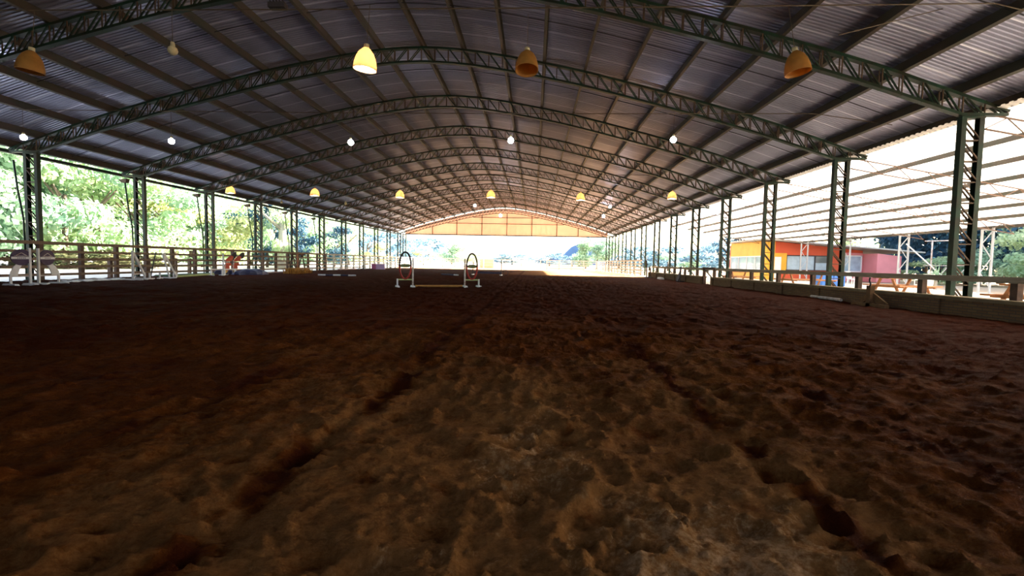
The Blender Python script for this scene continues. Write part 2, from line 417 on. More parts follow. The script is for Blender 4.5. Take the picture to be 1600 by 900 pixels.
# outside ground: a plain apron around the arena and rising left bank
def make_ground():
    m = MB()
    zL = -0.03
    m2 = MB(); m2.quad((10.4, -8, -.015), (22.8, -8, -.015), (22.8, 46, -.015), (10.4, 46, -.015))
    for (x0, x1, y0, y1) in ((-420, -19.5, -60, 600), (10.25, 420, -60, 600), (-19.5, 10.25, 77.5, 600), (-19.5, 10.25, -60, -8.9)):
        m.quad((x0, y0, zL), (x1, y0, zL), (x1, y1, zL), (x0, y1, zL))
    for k in range(4): m.mi[k] = 1 if k == 0 else 0
    struct(m2.build('yard_floor', MT['concrete']), 'pale yard floor under the lean-to, added to bounce light onto the roof', 'ground')
    return struct(m.build('ground', [MT['ground'], MT['gravel']]), 'pale sunlit ground around the arena', 'ground')
make_ground()

# ------------------------------------------------------------------ roof
def make_ceiling():
    us = [-16.45 + 32.9 * k / 44 for k in range(45)]
    prof = []
    y = ROOF_Y0; p = 0.125; k = 0
    while y < ROOF_Y1:
        prof += [(y, 0.0), (y + p * .38, 0.0), (y + p * .5, 0.022), (y + p * .88, 0.022)]; y += p
    v = []
    for u in us:
        z = tz(u) + 0.295
        v += [(XC + u, a, z + b) for a, b in prof]
    n = len(prof); f = []; mi = []
    for i in range(len(us) - 1):
        for j in range(n - 1):
            f.append((i * n + j, (i + 1) * n + j, (i + 1) * n + j + 1, i * n + j + 1)); mi.append(1 if j % 36 in (1, 2, 3) else 0)
    me = bpy.data.meshes.new('ceiling'); me.from_pydata(v, [], f)
    me.materials.append(MT['sheet']); me.materials.append(MT['sheet_lap']); me.polygons.foreach_set('material_index', mi); me.update()
    return struct(link('ceiling', me), 'grey corrugated steel barrel roof', 'roof')
make_ceiling()

LT_Y0, LT_Y1 = -6.0, 46.0
def ltz(x): return 5.0 - 0.175 * (x - 11.8)      # underside line of the lean-to purlins
def make_leanto():
    m = MB(); p = 0.2; y = LT_Y0; x0, x1 = 11.55, 22.7; xs = [x0 + (x1 - x0) * k / 5 for k in range(6)]
    prof = []
    while y < LT_Y1: prof += [(y, 0), (y + p * .4, 0), (y + p * .5, .03), (y + p * .9, .03)]; y += p
    for i in range(5):
        za, zb = ltz(xs[i]) + .15, ltz(xs[i + 1]) + .15
        for j in range(len(prof) - 1):
            (a, b), (c, d) = prof[j], prof[j + 1]
            m.quad((xs[i], a, za + b), (xs[i + 1], a, zb + b), (xs[i + 1], c, zb + d), (xs[i], c, za + d))
    o = m.build('lean_to_roof', MT['sheet_white'], fix=False)
    return struct(o, 'white corrugated lean-to roof along the right side of the hall', 'roof')
make_leanto()

# added unseen walls behind and left of the camera, darkening the near hall
m = MB(); m.box((XC, -8.95, 2.5), (31.2, .12, 5.0))
struct(m.build('light_block_back', MT['boards']), 'added unseen dark wall blocking light at the near end of the hall', 'wall')
m = MB(); m.box((-20.3, 3.9, 2.45), (.12, 25.6, 4.9))
struct(m.build('light_block_left', MT['boards']), 'added unseen dark wall blocking light from the near left side of the hall', 'wall')

# purlins along the hall
us = [16.05 - 0.0] + [15.0 - 1.5 * k for k in range(21)] + [-16.05]
for i, u in enumerate(us):
    x = XC + u; z = tz(u); s = (tz(u + .05) - tz(u - .05)) / .1; s = max(-.33, min(.33, s))
    m = MB(); L0, L1 = ROOF_Y0, ROOF_Y1 + .2
    nx, nz = -s / math.hypot(1, s), 1 / math.hypot(1, s); tx, tzz = nz, -nx
    def pt(a, b, y): return (x + tx * a + nx * b, y, z + tzz * a + nz * b)
    side = 1 if u >= 0 else -1
    for a0, a1, b0, b1 in ((-.008, .008, .0, .28), (0, .085 * side, 0, .012), (0, .085 * side, .268, .28)):
        m.hexa([pt(a0, b0, L0), pt(a1, b0, L0), pt(a1, b0, L1), pt(a0, b0, L1), pt(a0, b1, L0), pt(a1, b1, L0), pt(a1, b1, L1), pt(a0, b1, L1)])
    o = m.build('roof_purlin', MT['purlin'])
    where = 'along the right eave edge' if i == 0 else ('along the left eave edge' if i == 22 else ('under the roof ridge' if u == 0 else '%s from the right eave' % ORD[i]))
    tag(o, 'long brown steel roof purlin %s' % where, 'purlin', 'purlins under the arched roof')

# thin tie rods between the purlins, one in the middle of each bay
for k in range(-1, NT - 1):
    y = Y1 + SP * k + 2.3
    pts = [(XC + u, y, tz(u) + 0.14) for u in [-16.05 + 32.1 * j / 40 for j in range(41)]]
    o = MB().tube(pts, 0.014, 5).build('sag_rod', MT['rod'])
    tag(o, 'thin dark tie rod across the roof, %s bay from the near end' % ORD[k + 1], 'rod', 'tie rods crossing the roof bays')

# ------------------------------------------------------------------ trusses
NP = 60
TY = 0.055
def chord_mesh(fn, w, h, u0, u1, n, lip):
    m = MB()
    pts = [(u0 + (u1 - u0) * k / n) for k in range(n + 1)]
    for k in range(n):
        a, b = pts[k], pts[k + 1]
        m.bar((a, 0, fn(a) ), (b, 0, fn(b)), w, h)
    return m
def truss_webs():
    posts = []; diags = []
    du = 2 * 15.058 / NP
    ulist = [-15.058 + du * k for k in range(NP + 1)]
    for u in ulist:
        m = MB()
        for sy in (-TY, TY): m.bar((u, sy, bz(u)), (u, sy, tz(u)), .026, .026)
        posts.append(m)
    for k in range(NP):
        a, b = ulist[k], ulist[k + 1]; m = MB()
        for sy in (-TY, TY):
            if (a + b) / 2 > 0: m.bar((a, sy, tz(a)), (b, sy, bz(b)), .034, .03)
            else: m.bar((a, sy, bz(a)), (b, sy, tz(b)), .034, .03)
        diags.append(m)
    for s in (-1, 1):                      # the two short panels that overhang the column
        for u0, u1 in ((15.058, 15.6), (15.6, 16.15)):
            m = MB()
            for sy in (-TY, TY): m.bar((s * u0, sy, tz(u0)), (s * u1, sy, EAVE), .034, .03)
            diags.append(m)
            m = MB()
            for sy in (-TY, TY): m.bar((s * u1, sy, EAVE), (s * u1, sy, tz(u1)), .026, .026)
            posts.append(m)
    return posts, diags
def chords():
    t = MB(); b = MB(); n = 48
    uu = [-U_END + 2 * U_END * k / n for k in range(n + 1)]
    for k in range(n): t.bar((uu[k], 0, tz(uu[k]) - .035), (uu[k + 1], 0, tz(uu[k + 1]) - .035), .15, .075)
    uu = [-15.058 + 2 * 15.058 * k / n for k in range(n + 1)]
    for k in range(n): b.bar((uu[k], 0, bz(uu[k]) + .035), (uu[k + 1], 0, bz(uu[k + 1]) + .035), .15, .07)
    for s in (-1, 1): b.bar((s * 15.058, 0, EAVE + .035), (s * 16.18, 0, EAVE + .035), .15, .07)
    return t, b
TL = ['nearest', 'second nearest', 'third nearest', 'fourth nearest', 'fifth nearest', 'sixth nearest', 'seventh nearest', 'eighth nearest',
      'ninth nearest', 'tenth nearest', 'eleventh nearest', 'farthest']
TG = 'arched roof trusses across the hall'
t0 = thing('roof_truss', 'arched green steel lattice roof truss, nearest of the row, ending over the big right column', 'truss', (XC, Y1, 0), 0, TG)
_t, _b = chords()
tm, bm_ = _t.build('top_chord', MT['steel'], t0), _b.build('bottom_chord', MT['steel'], t0)
_p, _d = truss_webs()
for m in _p: m.build('web_post', MT['rust'], t0)
for m in _d: m.build('web_diagonal', MT['steel'], t0)
NDET = 6
for k in range(1, NDET):
    dup(t0, (XC, Y1 + SP * k, 0), label='arched green steel lattice roof truss, %s to the camera' % TL[k])
lat = MB()
for m in _p + _d:
    o = len(lat.v); lat.v += m.v; lat.f += [tuple(i + o for i in f) for f in m.f]; lat.mi += [0] * len(m.f)
lat_me = lat.mesh('lattice', MT['rust'])
for k in range(NDET, NT):
    lab = 'arched lattice roof truss, %s from the near end' % ORD[k]
    t = thing('roof_truss', lab, 'truss', (XC, Y1 + SP * k, 0), 0, TG)
    link('top_chord', tm.data, t); link('bottom_chord', bm_.data, t)
    g = link('lattice', lat_me, t)

# ------------------------------------------------------------------ columns
NB = 9
def column(name, label, group, base, side):
    t = thing(name, label, 'column', base, 0, group)
    h = EAVE - .03
    for x in (-CW / 2 + .06, CW / 2 - .06):
        m = MB(); m.box((x, -.07, h / 2), (.12, .012, h)); m.box((x, .07, h / 2), (.12, .012, h)); m.box((x + (-.054 if x < 0 else .054), 0, h / 2), (.012, .15, h))
        m.build('leg', MT['steel'], t)
    zs = [.18 + (h - .24) * k / NB for k in range(NB + 1)]
    for z in zs[1:-1]:
        MB().bar((-CW / 2 + .08, 0, z), (CW / 2 - .08, 0, z), .14, .028).build('rung', MT['rust'], t)
    for k in range(NB):
        m = MB()
        for sy in (-.055, .055): m.bar((-CW / 2 + .08, sy, zs[k + 1] - .03), (CW / 2 - .08, sy, zs[k] + .03), .035, .03)
        m.build('diagonal_brace', MT['rust'], t)
    MB().box((0, 0, h - .01), (CW + .02, .17, .05)).build('cap_plate', MT['steel'], t)
    MB().box((0, 0, .012), (CW + .12, .3, .024)).build('base_plate', MT['steel'], t)
    return t
cR = column('lattice_column', 'tall green lattice steel column at the far right, nearest on that side', 'lattice columns on the right side', (XR + CW / 2, Y1, 0), 1)
for k in range(1, NT):
    dup(cR, (XR + CW / 2, Y1 + SP * k, 0), label='green lattice steel column, %s nearest in the row right of the arena' % ORD[k])
for x, lab in ((XR + CW / 2, 'farthest right lattice column, under the end of the gable'), (XL - CW / 2, 'farthest left lattice column, under the end of the gable')):
    dup(cR, (x, 70.35, 0), label=lab, group='gable columns')
for k in range(1, NT):
    dup(cR, (XL - CW / 2, Y1 + SP * k, 0), label='dark lattice steel column behind the left fence, %s nearest of its row' % (ORD[k - 1]), group='lattice columns on the left side')

# downpipes with hopper on the left columns
for k in range(1, 7):
    y = Y1 + SP * k
    t = thing('downpipe', 'slanted dark rainwater pipe beside the %s lattice column on the left' % ORD[k - 1], 'pipe', (XL - CW - .50, y + .02, 0), 0, 'rainwater pipes on the left columns')
    MB().tube([(0, 0, 4.70), (.12, 0, 3.6), (.33, 0, 2.4), (.36, 0, 0.0)], .035, 7).build('pipe', MT['steel'], t, True)
    if k > 1: MB().hexa([(-.10, -.1, 4.66), (.12, -.1, 4.66), (.12, .1, 4.66), (-.10, .1, 4.66), (-.26, -.11, 4.80), (.16, -.11, 4.86), (.16, .11, 4.86), (-.26, .11, 4.80)]).build('hopper', MT['rust'], t)

# gutter along both eaves
for x, lab in ((XC - 16.55, 'grey rain gutter along the left roof eave'), ):
    m = MB(); y0, y1 = ROOF_Y0, ROOF_Y1
    m.box((x, (y0 + y1) / 2, 5.03), (.16, y1 - y0, .015)); m.box((x - .08, (y0 + y1) / 2, 5.10), (.012, y1 - y0, .16)); m.box((x + .08, (y0 + y1) / 2, 5.08), (.012, y1 - y0, .12))
    tag(m.build('rain_gutter', MT['steel']), lab, 'gutter')

# ------------------------------------------------------------------ gable at the far end
GY = 70.6
g = thing('gable_truss', 'arched lattice truss framing the far gable', 'truss', (XC, GY - .25, 0))
link('top_chord', tm.data, g); link('bottom_chord', bm_.data, g); link('lattice', lat_me, g)
gm = MB()
n = 40; prev = None
for k in range(n):
    a, b = -15.3 + 30.6 * k / n, -15.3 + 30.6 * (k + 1) / n
    gm.hexa([(XC + a, GY, 5.08), (XC + b, GY, 5.08), (XC + b, GY + .04, 5.08), (XC + a, GY + .04, 5.08),
             (XC + a, GY, max(5.1, tz(a) + .22)), (XC + b, GY, max(5.1, tz(b) + .22)), (XC + b, GY + .04, max(5.1, tz(b) + .22)), (XC + a, GY + .04, max(5.1, tz(a) + .22))])
wall_far = struct(gm.build('wall_far', MT['gable']), 'tan sheet gable over the open far end', 'wall')
for x in (-15.4, -11.68, -7.88, -4.1, -0.34, 3.41, 6.6):
    u = x - XC; MB().box((x, GY - .06, (5.08 + bz(u)) / 2), (.10, .10, bz(u) - 5.08)).build('mullion', MT['rust'], wall_far)
for z in (6.82, 7.75):
    hw = next(u for u in [15 - .1 * k for k in range(150)] if bz(u) >= z)
    MB().box((XC, GY - .05, z), (2 * hw, .07, .07)).build('cross_rail', MT['rust'], wall_far)
MB().box((XC, GY - .06, 5.06), (30.4, .12, .12)).build('bottom_rail', MT['steel'], wall_far)

# ------------------------------------------------------------------ lean-to frames, purlins, posts
for i, x in enumerate([13.3, 14.8, 16.3, 17.8, 19.3, 20.8, 22.4]):
    m = MB(); z = ltz(x)
    m.box((x, (LT_Y0 + LT_Y1) / 2, z + .07), (.016, LT_Y1 - LT_Y0, .15)); m.box((x + .03, (LT_Y0 + LT_Y1) / 2, z + .004), (.07, LT_Y1 - LT_Y0, .012))
    o = m.build('lean_to_purlin', MT['purlin'])
    tag(o, 'brown purlin under the white lean-to roof, %s' % ('at its outer edge' if i == 6 else ORD[i] + ' out from the columns'), 'purlin', 'purlins under the lean-to roof')
def lean_frame():
    t = thing('lean_to_truss', 'thin pale lattice rafter under the lean-to roof from the nearest right column', 'truss', (XR, Y1, 0), 0, 'thin lattice rafters under the lean-to roof')
    def top(x): return ltz(x + XR) - .03
    def bot(x): return ltz(x + XR) - .40
    x0, x1 = .62, 11.3
    MB().bar((x0, 0, top(x0)), (x1, 0, top(x1)), .05, .03).build('top_chord', MT['lightrust'], t)
    MB().bar((x0, 0, bot(x0) + .0), (x1, 0, bot(x1)), .05, .03).build('bottom_chord', MT['lightrust'], t)
    n = 20
    for k in range(n):
        a, b = x0 + (x1 - x0) * k / n, x0 + (x1 - x0) * (k + 1) / n
        m = MB()
        if k % 2 == 0: m.bar((a, 0, bot(a)), (b, 0, top(b)), .022, .022)
        else: m.bar((a, 0, top(a)), (b, 0, bot(b)), .022, .022)
        m.build('web_rod', MT['lightrust'], t)
    return t
lf = lean_frame()
for k in range(1, 7): dup(lf, (XR, Y1 + SP * k, 0), label='thin pale lattice rafter of the lean-to, at the %s right column' % ORD[k])
def outer_post():
    t = thing('lean_to_post', 'pale lattice post holding the outer edge of the lean-to, nearest in view', 'post', (22.0, 22.57 + 1.2, 0), 0, 'pale posts along the outer lean-to edge')
    h = ltz(22.0) - .02
    for x in (-.26, .26): MB().box((x, 0, h / 2 - (0 if x > 0 else 0.05)), (.075, .075, h if x > 0 else h - .1)).build('leg', MT['galv'], t)
    zs = [.3, 1.0, 1.7, 2.4, h - .15]
    for k in range(4):
        a, b = (-.24, .24) if k % 2 else (.24, -.24)
        MB().bar((a, 0, zs[k]), (b, 0, zs[k + 1]), .035, .035).build('brace', MT['galv'], t)
    MB().bar((-.26, 0, h - .12), (.26, 0, h - .12), .05, .05).build('head_bar', MT['galv'], t)
    return t
op = outer_post()
for k in range(1, 5): dup(op, (22.0, 22.57 + 1.2 + 5.1 * k, 0), label='pale lattice post under the outer lean-to edge, %s from the near end' % ORD[k])
o = MB().tube([(22.0, 28.7, 2.6), (24.6, 28.2, .0)], .035, 6).build('stay_pole', MT['white'])
tag(o, 'slanting white stay pole running from a lean-to post to the ground', 'pole')

# ------------------------------------------------------------------ right knee wall, rail
m = MB(); WX0, WX1, WH = 10.0, 10.35, 0.42
for y0, y1 in ((-6, 26.7), (28.4, 41.0)):
    m.m = 0; m.box(((WX0 + WX1) / 2, (y0 + y1) / 2, WH / 2 - .04), (WX1 - WX0, y1 - y0, WH))
    for k in range(int((y1 - y0) / 2.42)):
        yy = y1 - .16 - 2.42 * k; m.box((WX0 - .012, yy, WH / 2 - .04), (.06, .32, WH - .001))
wall_r = struct(m.build('wall_right', MT['brick']), 'low brown brick wall along the right side of the arena', 'wall')
m = MB()
for y0, y1 in ((-6, 26.7), (28.4, 41.0)): m.box(((WX0 + WX1) / 2, (y0 + y1) / 2, WH + .0), (WX1 - WX0 + .09, y1 - y0 + .04, .08))
m.build('coping', MT['coping'], wall_r)
t = thing('guard_rail', 'wooden guard rail on posts standing on the right brick wall', 'railing', (10.22, 0, WH + .04))
MB().box((0, 17.0, .43), (.05, 47.5, .135)).build('top_rail', MT['railwood'], t)
for k in range(16):
    yy = 10.4 - 2.42 * 2 + 2.42 * k
    if yy > 40.6: break
    if 26.8 < yy < 28.3: continue
    MB().box((.08, yy, .235), (.12, .16, .47)).build('post', MT['woodpost'], t)
# gate frame in the gap
t = thing('wooden_gate_frame', 'dark wooden gate frame in the gap of the right brick wall', 'gate', (10.2, 27.55, 0))
for y in (-.78, .78): MB().box((0, y, .5), (.14, .14, 1.0)).build('post', MT['woodpost'], t)
MB().box((0, 0, .95), (.1, 1.5, .09)).build('top_bar', MT['woodpost'], t)
MB().bar((0, -.7, .30), (0, .7, .86), .05, .06).build('diagonal_brace', MT['steel'], t)

# ------------------------------------------------------------------ fences
def fence_line(name, label, p0, p1, zs, post_every, mrail, mpost, hpost, first=0.0, inner=1, rail=.10, group=None):
    p0, p1 = Vector(p0), Vector(p1); d = (p1 - p0); Ln = d.length; d.normalize(); a = math.atan2(d.y, d.x)
    t = thing(name, label, 'fence', p0, a, group)
    for i, z in enumerate(zs):
        MB().box((Ln / 2, -.07 * inner, z), (Ln, .04, rail * (1.25 if i == 0 else 1))).build('rail', mrail, t)
    x = first
    while x < Ln + .01:
        MB().box((x, 0, hpost / 2), (.15, .14, hpost)).build('post', mpost, t)
        x += post_every
    return t
FZ = (1.48, 1.15, .85, .56, .25)
fence_line('rail_fence', 'long wooden five rail fence along the left side of the arena', (-19.0, 5.6, 0), (-19.0, 41.9, 0), FZ, 1.65, MT['wood'], MT['woodpost'], 1.55, inner=-1 * -1)
fence_line('rail_fence', 'pale far stretch of the five rail fence on the left side', (-19.0, 42.0, 0), (-19.0, 76.0, 0), FZ, 1.65, MT['woodwhite'], MT['woodwhite'], 1.55, inner=1)
fence_line('rail_fence', 'white rail fence across the far end, left of the opening', (-18.9, 76.2, 0), (-8.6, 76.6, 0), FZ, 2.0, MT['woodwhite'], MT['woodwhite'], 1.55)
fence_line('rail_fence', 'thin white pipe fence across the middle of the far end', (-8.4, 78.5, 0), (2.0, 78.5, 0), (1.5, 1.0, .5), 3.2, MT['woodwhite'], MT['woodwhite'], 1.55, rail=.05)
fence_line('rail_fence', 'white rail fence across the far end, right of the middle', (2.2, 76.5, 0), (11.4, 76.5, 0), FZ, 2.0, MT['woodwhite'], MT['woodwhite'], 1.6)
fence_line('rail_fence', 'white rail fence running along the far right side beyond the brick wall', (10.4, 76.2, 0), (10.4, 45.0, 0), FZ, 2.0, MT['woodwhite'], MT['woodwhite'], 1.5)
o = MB().box((-8.0, 79.6, .75), (2.4, .1, 1.5)).build('boarded_panel', mat('pale_orange_boards', (0.7, 0.42, 0.28), .8, var=.15, vscale=4))
tag(o, 'pale orange boarded panel at the far end behind the fence', 'panel')
for i, (px, Yd) in enumerate(((172, 21.6), (231, 24.3), (274, 26.9), (296, 28.6))):
    p = AT(px, 410, Yd); o = MB().box((p.x - .0, Yd, .45), (.15, .15, .96)).build('wooden_post', MT['woodpost'])
    tag(o, 'short dark wooden post behind the left fence, %s from the near end' % ORD[i], 'post', 'short posts outside the left fence')

# ------------------------------------------------------------------ lamps
def bell_profile(R, H, th):
    out = [(R, 0), (R * .985, H * .14), (R * .93, H * .34), (R * .82, H * .56), (R * .62, H * .78), (R * .36, H * .93), (.05, H)]
    inn = [(max(.04, r - th), z - (th if i > 3 else 0)) for i, (r, z) in enumerate(out)]
    return out + inn[::-1] + [out[0]]
def bell_lamp(label, loc, cordlen, lit, group, tilt=(0, 0), R=.235, H=.43):
    t = thing('bell_lamp', label, 'lamp', loc, 0, group); t.rotation_euler = (tilt[0], tilt[1], 0)
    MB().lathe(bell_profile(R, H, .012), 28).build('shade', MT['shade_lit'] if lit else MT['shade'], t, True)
    MB().lathe([(.0, H + .07), (.05, H + .07), (.055, H - .02), (.0, H - .02)], 14).build('cap', MT['porcelain'], t, True)
    MB().lathe([(.0, .0), (.06, .01), (.09, .07), (.085, .13), (.04, .22), (.026, H - .03), (0, H - .03)] if lit else [(.0, .19), (.035, .195), (.055, .22), (.05, .26), (.025, .32), (.024, H - .03), (0, H - .03)], 14).build('bulb', MT['bulb'] if lit else MT['glassbulb'], t, True)
    if cordlen: MB().tube([(0, 0, H + .06), (0, 0, H + cordlen)], .006, 5).build('cord', MT['wire'], t)
    return t
def bare_lamp(label, loc, cordlen, lit, group, r=.12):
    t = thing('bare_lamp', label, 'lamp', loc, 0, group)
    MB().lathe([(0, 2.75 * r), (.035, 2.75 * r), (.045, 1.85 * r), (.04, 1.8 * r), (0, 1.8 * r)], 12).build('socket', MT['porcelain'], t, True)
    prof = [(0, 0), (r * .5, r * .1), (r * .88, r * .5), (r, r * 1.0), (r * .84, r * 1.5), (r * .4, r * 1.85), (0, r * 1.88)]
    MB().lathe(prof, 18).build('bulb', MT['coolbulb'] if lit else MT['porcelain'], t, True)
    MB().tube([(0, 0, 2.7 * r), (0, 0, cordlen)], .006, 5).build('cord', MT['wire'], t)
    return t
CZ = 6.20
RY = [9.6, 15.4, 27.8, 35.6]
G1 = 'lamps hanging in the nearest row'
def lamp_at(px, py, Y): return AT(px, py, Y)
for px, py, lit, lab in ((47, 112, 0, 'unlit orange bell lamp at the far left of the nearest row'),
                         (570, 109, 150, 'glowing bell lamp with a white-hot rim, the only lit one up close'),
                         (823, 110, 0, 'unlit orange bell lamp with dark opening near the middle of the roof'),
                         (1247, 114, 0, 'unlit orange bell lamp in front of the nearest truss on the right')):
    p = lamp_at(px, py, RY[0]); tl = {47: (.0, .12), 570: (.05, .10), 823: (-.22, 0), 1247: (-.05, -.16)}[px]
    bell_lamp(lab, p, CZ - p.z - .43, lit, G1, tl)
p = lamp_at(270, 86, RY[0]); bare_lamp('small pale lamp holder without a shade, hanging on a long cord at upper left', p, CZ - p.z, 0, G1, r=.095)
for i, (px, py) in enumerate(((37, 219), (268, 225), (548, 227), (798, 224), (1052, 223))):
    p = lamp_at(px, py, RY[1])
    bare_lamp('bright bare white bulb in the second lamp row, %s from the left' % ORD[i], p, CZ - .25 - p.z, 1, 'bare bulbs in the second row', r=.095)
for i, (px, py) in enumerate(((360, 302), (492, 306), (625, 309), (767, 309), (907, 313), (1050, 311))):
    p = lamp_at(px, py, RY[2])
    bell_lamp('small lit bell lamp in the third lamp row, %s from the left' % ORD[i], p, CZ + .1 - p.z - .43, 170, 'bell lamps in the third row', R=.27, H=.44)
for i, (px, py) in enumerate(((440, 318), (540, 320), (742, 323), (953, 325))):
    p = lamp_at(px, py, RY[3])
    bare_lamp('tiny distant bulb in the fourth lamp row, %s from the left' % ORD[i], p, CZ - p.z + .3, i > 1, 'bulbs in the fourth row', r=.10)
for i, (px, py) in enumerate(((782, 339), (943, 340))):
    p = lamp_at(px, py, 46.0)
    bare_lamp('tiny far bulb just before the gable, %s' % ('in its middle' if i == 0 else 'towards its right end'), p, 1.7, True, 'farthest bulbs', r=.15)
p = AT(1097, 340, 36.0)
bare_lamp('small lit bulb under the lean-to roof beside the columns', p, max(.5, ltz(p.x) + .05 - p.z), True, r=.13, group=None)
# carrying cables
for i, (Y, z, x0, x1) in enumerate(((RY[0], CZ, XC - 13.9, XR + .4), (RY[1], CZ - .25, XC - 13.6, XR + .4), (RY[2], CZ + .1, XC - 11.5, XC + 11.5), (RY[3], CZ + .3, XC - 11, XC + 11))):
    u = max(abs(x0 - XC), abs(x1 - XC))
    pts = [(x0 + (x1 - x0) * k / 12, Y, z - .06 * math.sin(PI * k / 12)) for k in range(13)]
    if i < 2: pts[-1] = (x1, Y, min(z, tz(x1 - XC) + .2))
    o = MB().tube(pts, .012, 5).build('lamp_cable', MT['wire'])
    tag(o, 'taut cable carrying the %s row of lamps across the hall' % ('nearest', 'second', 'third', 'fourth')[i], 'cable', 'cables carrying the lamps')
o = MB().tube([AT(1310, 55, 10.2), AT(1480, 12, 10.6)], .01, 5).build('lamp_cable', MT['wire']); tag(o, 'short slanting cable under the roof at the upper right', 'cable')
p = AT(434, 8, RY[0])
t = thing('floodlight', 'dark floodlight clamped to the nearest lamp cable', 'lamp', p)
MB().box((0, 0, -.02), (.34, .16, .10)).build('housing', MT['darkpaint'], t)
for k in range(5): MB().box((-.13 + .065 * k, 0, .045), (.012, .15, .05)).build('cooling_fin', MT['darkpaint'], t)
MB().tube([(0, 0, .03), (0, 0, CZ - p.z)], .012, 6).build('bracket', MT['darkpaint'], t)

# ------------------------------------------------------------------ centre jump with hoops
def hoop_wing(label, base, ang, mirror, group):
    t = thing('jump_wing', label, 'jump wing', base, ang, group)
    s = -1 if mirror else 1                                    # local x points from the inner post outwards
    MB().box((0, 0, .59), (.055, .055, 1.18)).build('tall_post', MT['dirtywhite'], t)
    MB().box((s * .60, 0, .17), (.055, .055, .34)).build('short_post', MT['white'], t)
    for x in (0, .60): MB().hexa([(s * x - .07, -.28, 0), (s * x + .07, -.28, 0), (s * x + .07, .28, 0), (s * x - .07, .28, 0), (s * x - .05, -.26, .075), (s * x + .05, -.26, .075), (s * x + .05, .26, .075), (s * x - .05, .26, .075)]).build('foot', MT['white'], t)
    MB().box((s * .30, 0, .31), (.60, .045, .05)).build('crossbar', MT['palegreen'], t)
    cx, cz, a, b = s * .30, .865, .225, .53
    up = [(cx + a * math.cos(th), 0, cz + b * math.sin(th)) for th in [PI * k / 20 for k in range(21)]]
    lo = [(cx + a * math.cos(th), 0, cz + b * math.sin(th)) for th in [PI + PI * k / 20 for k in range(21)]]
    h = MB().tube(up, .036, 8).build('hoop', MT['darkpaint'], t, True); h['label'] = 'dark upper half of the hoop'
    h = MB().tube(lo, .036, 8).build('hoop', MT['red'], t, True); h['label'] = 'red lower half of the hoop'
    MB().prism([(cx + .235 * math.cos(th), .865 + .075 * math.sin(th)) for th in [2 * PI * k / 24 for k in range(24)]], -.02, .02).build('oval_board', MT['green'], t)
    return t
pl, pr = G(645, 449), G(726, 449); ang = math.atan2(pr.y - pl.y, pr.x - pl.x)
hoop_wing('left jump wing with a tall red and dark hoop and green oval board', pl, ang, True, 'hoop wings of the jump in mid arena')
hoop_wing('right jump wing with a tall red and grey hoop and green oval board', pr, ang, False, 'hoop wings of the jump in mid arena')
dv = (pr - pl).normalized(); q0 = pl + dv * .10 + Vector((0, 0, .055)); q1 = pr - dv * .10 + Vector((0, 0, .055))
t = MB().tube([q0, q1], .045, 10).build('jump_pole', MT['goldpole']); tag(t, 'worn yellow brown pole on the sand between the two hoop wings', 'pole')

def ground_pole(name, label, a, b, r, cols, n=1, cat='pole'):
    a, b = Vector(a), Vector(b); a.z = b.z = r + .03; d = (b - a) / n
    mats = [MT[c] for c in dict.fromkeys(cols)]; ks = list(dict.fromkeys(cols))
    m = MB()
    for k in range(n):
        m.m = ks.index(cols[k % len(cols)]); m.tube([a + d * k, a + d * (k + 1)], r, 8)
    return tag(m.build(name, mats), label, cat)
ground_pole('striped_pole', 'white and dark blue striped pole lying on the sand at mid left', G(497, 431.5), G(556, 432.5), .05, ['white', 'navy'], 5)
ground_pole('striped_pole', 'dark pole with a white end lying on the sand left of the right hoop', G(690, 430), G(716, 431.5), .05, ['navy', 'navy', 'navy', 'white'], 4)
ground_pole('ground_pole', 'pinkish white pole lying by the left fence beyond the blue tarpaulin', G(417, 428), G(450, 426.8), .05, ['pinkwhite'])
ground_pole('ground_pole', 'thin pale pole lying far off along the left fence', G(528, 422), G(556, 421.5), .05, ['pinkwhite'])
ground_pole('ground_pole', 'pale green pole on the ground beside the left fence', G(276, 434.5), G(334, 430.5), .05, ['palegreen'])
a, b = G(1270, 466.5), G(1352, 473.5); a.x = 9.78; b.x = 9.74
ground_pole('ground_pole', 'long pale pole lying at the foot of the right brick wall', a, b, .05, ['dirtywhite'])
ground_pole('ground_pole', 'short pale pole lying near the far end of the right wall', G(1020, 433.5), G(1035, 435.5), .05, ['pinkwhite'])
p = G(306, 430.5); o = MB().hexa([(-.35, -2.4, 0), (.5, -2.4, 0), (.5, 2.2, 0), (-.35, 2.2, 0), (-.3, -2.3, .06), (.45, -2.3, .08), (.45, 2.1, .07), (-.3, 2.1, .09)]).build('rubber_mat', MT['matgreen'], loc=(p.x - .35, p.y + .3, .02))
tag(o, 'dark green mat strip on the ground along the left fence', 'mat')

# low dark jump far in the middle
a, b = G(740, 427.5), G(783, 431); Yj = 37.5
a, b = AT(739, 428, Yj), AT(783, 430.5, Yj - .4)
t = thing('low_jump', 'low jump of a long dark plank between thin posts, far behind the right hoop', 'jump', (a.x, a.y, 0), math.atan2(b.y - a.y, b.x - a.x))
Lj = math.hypot(b.x - a.x, b.y - a.y)
MB().box((Lj / 2 + .1, 0, .20), (Lj - .1, .05, .13)).build('plank', MT['navy'], t)
for x, h in ((0, 1.05), (Lj, 1.25)):
    MB().box((x, 0, h / 2), (.05, .05, h)).build('post', MT['darkpaint'], t); MB().box((x, 0, .04), (.10, .55, .08)).build('foot', MT['white'], t)
p = AT(787, 431, 36.6)
t = thing('pipe_stand', 'thin bent pipe stand with a ring at its foot, right of the low dark jump', 'stand', (p.x, p.y, 0))
MB().tube([(0, 0, 0), (0, 0, 1.0), (.06, 0, 1.12), (.2, 0, 1.14), (.24, 0, 1.10)], .016, 6).build('bent_pipe', MT['darkpaint'], t)
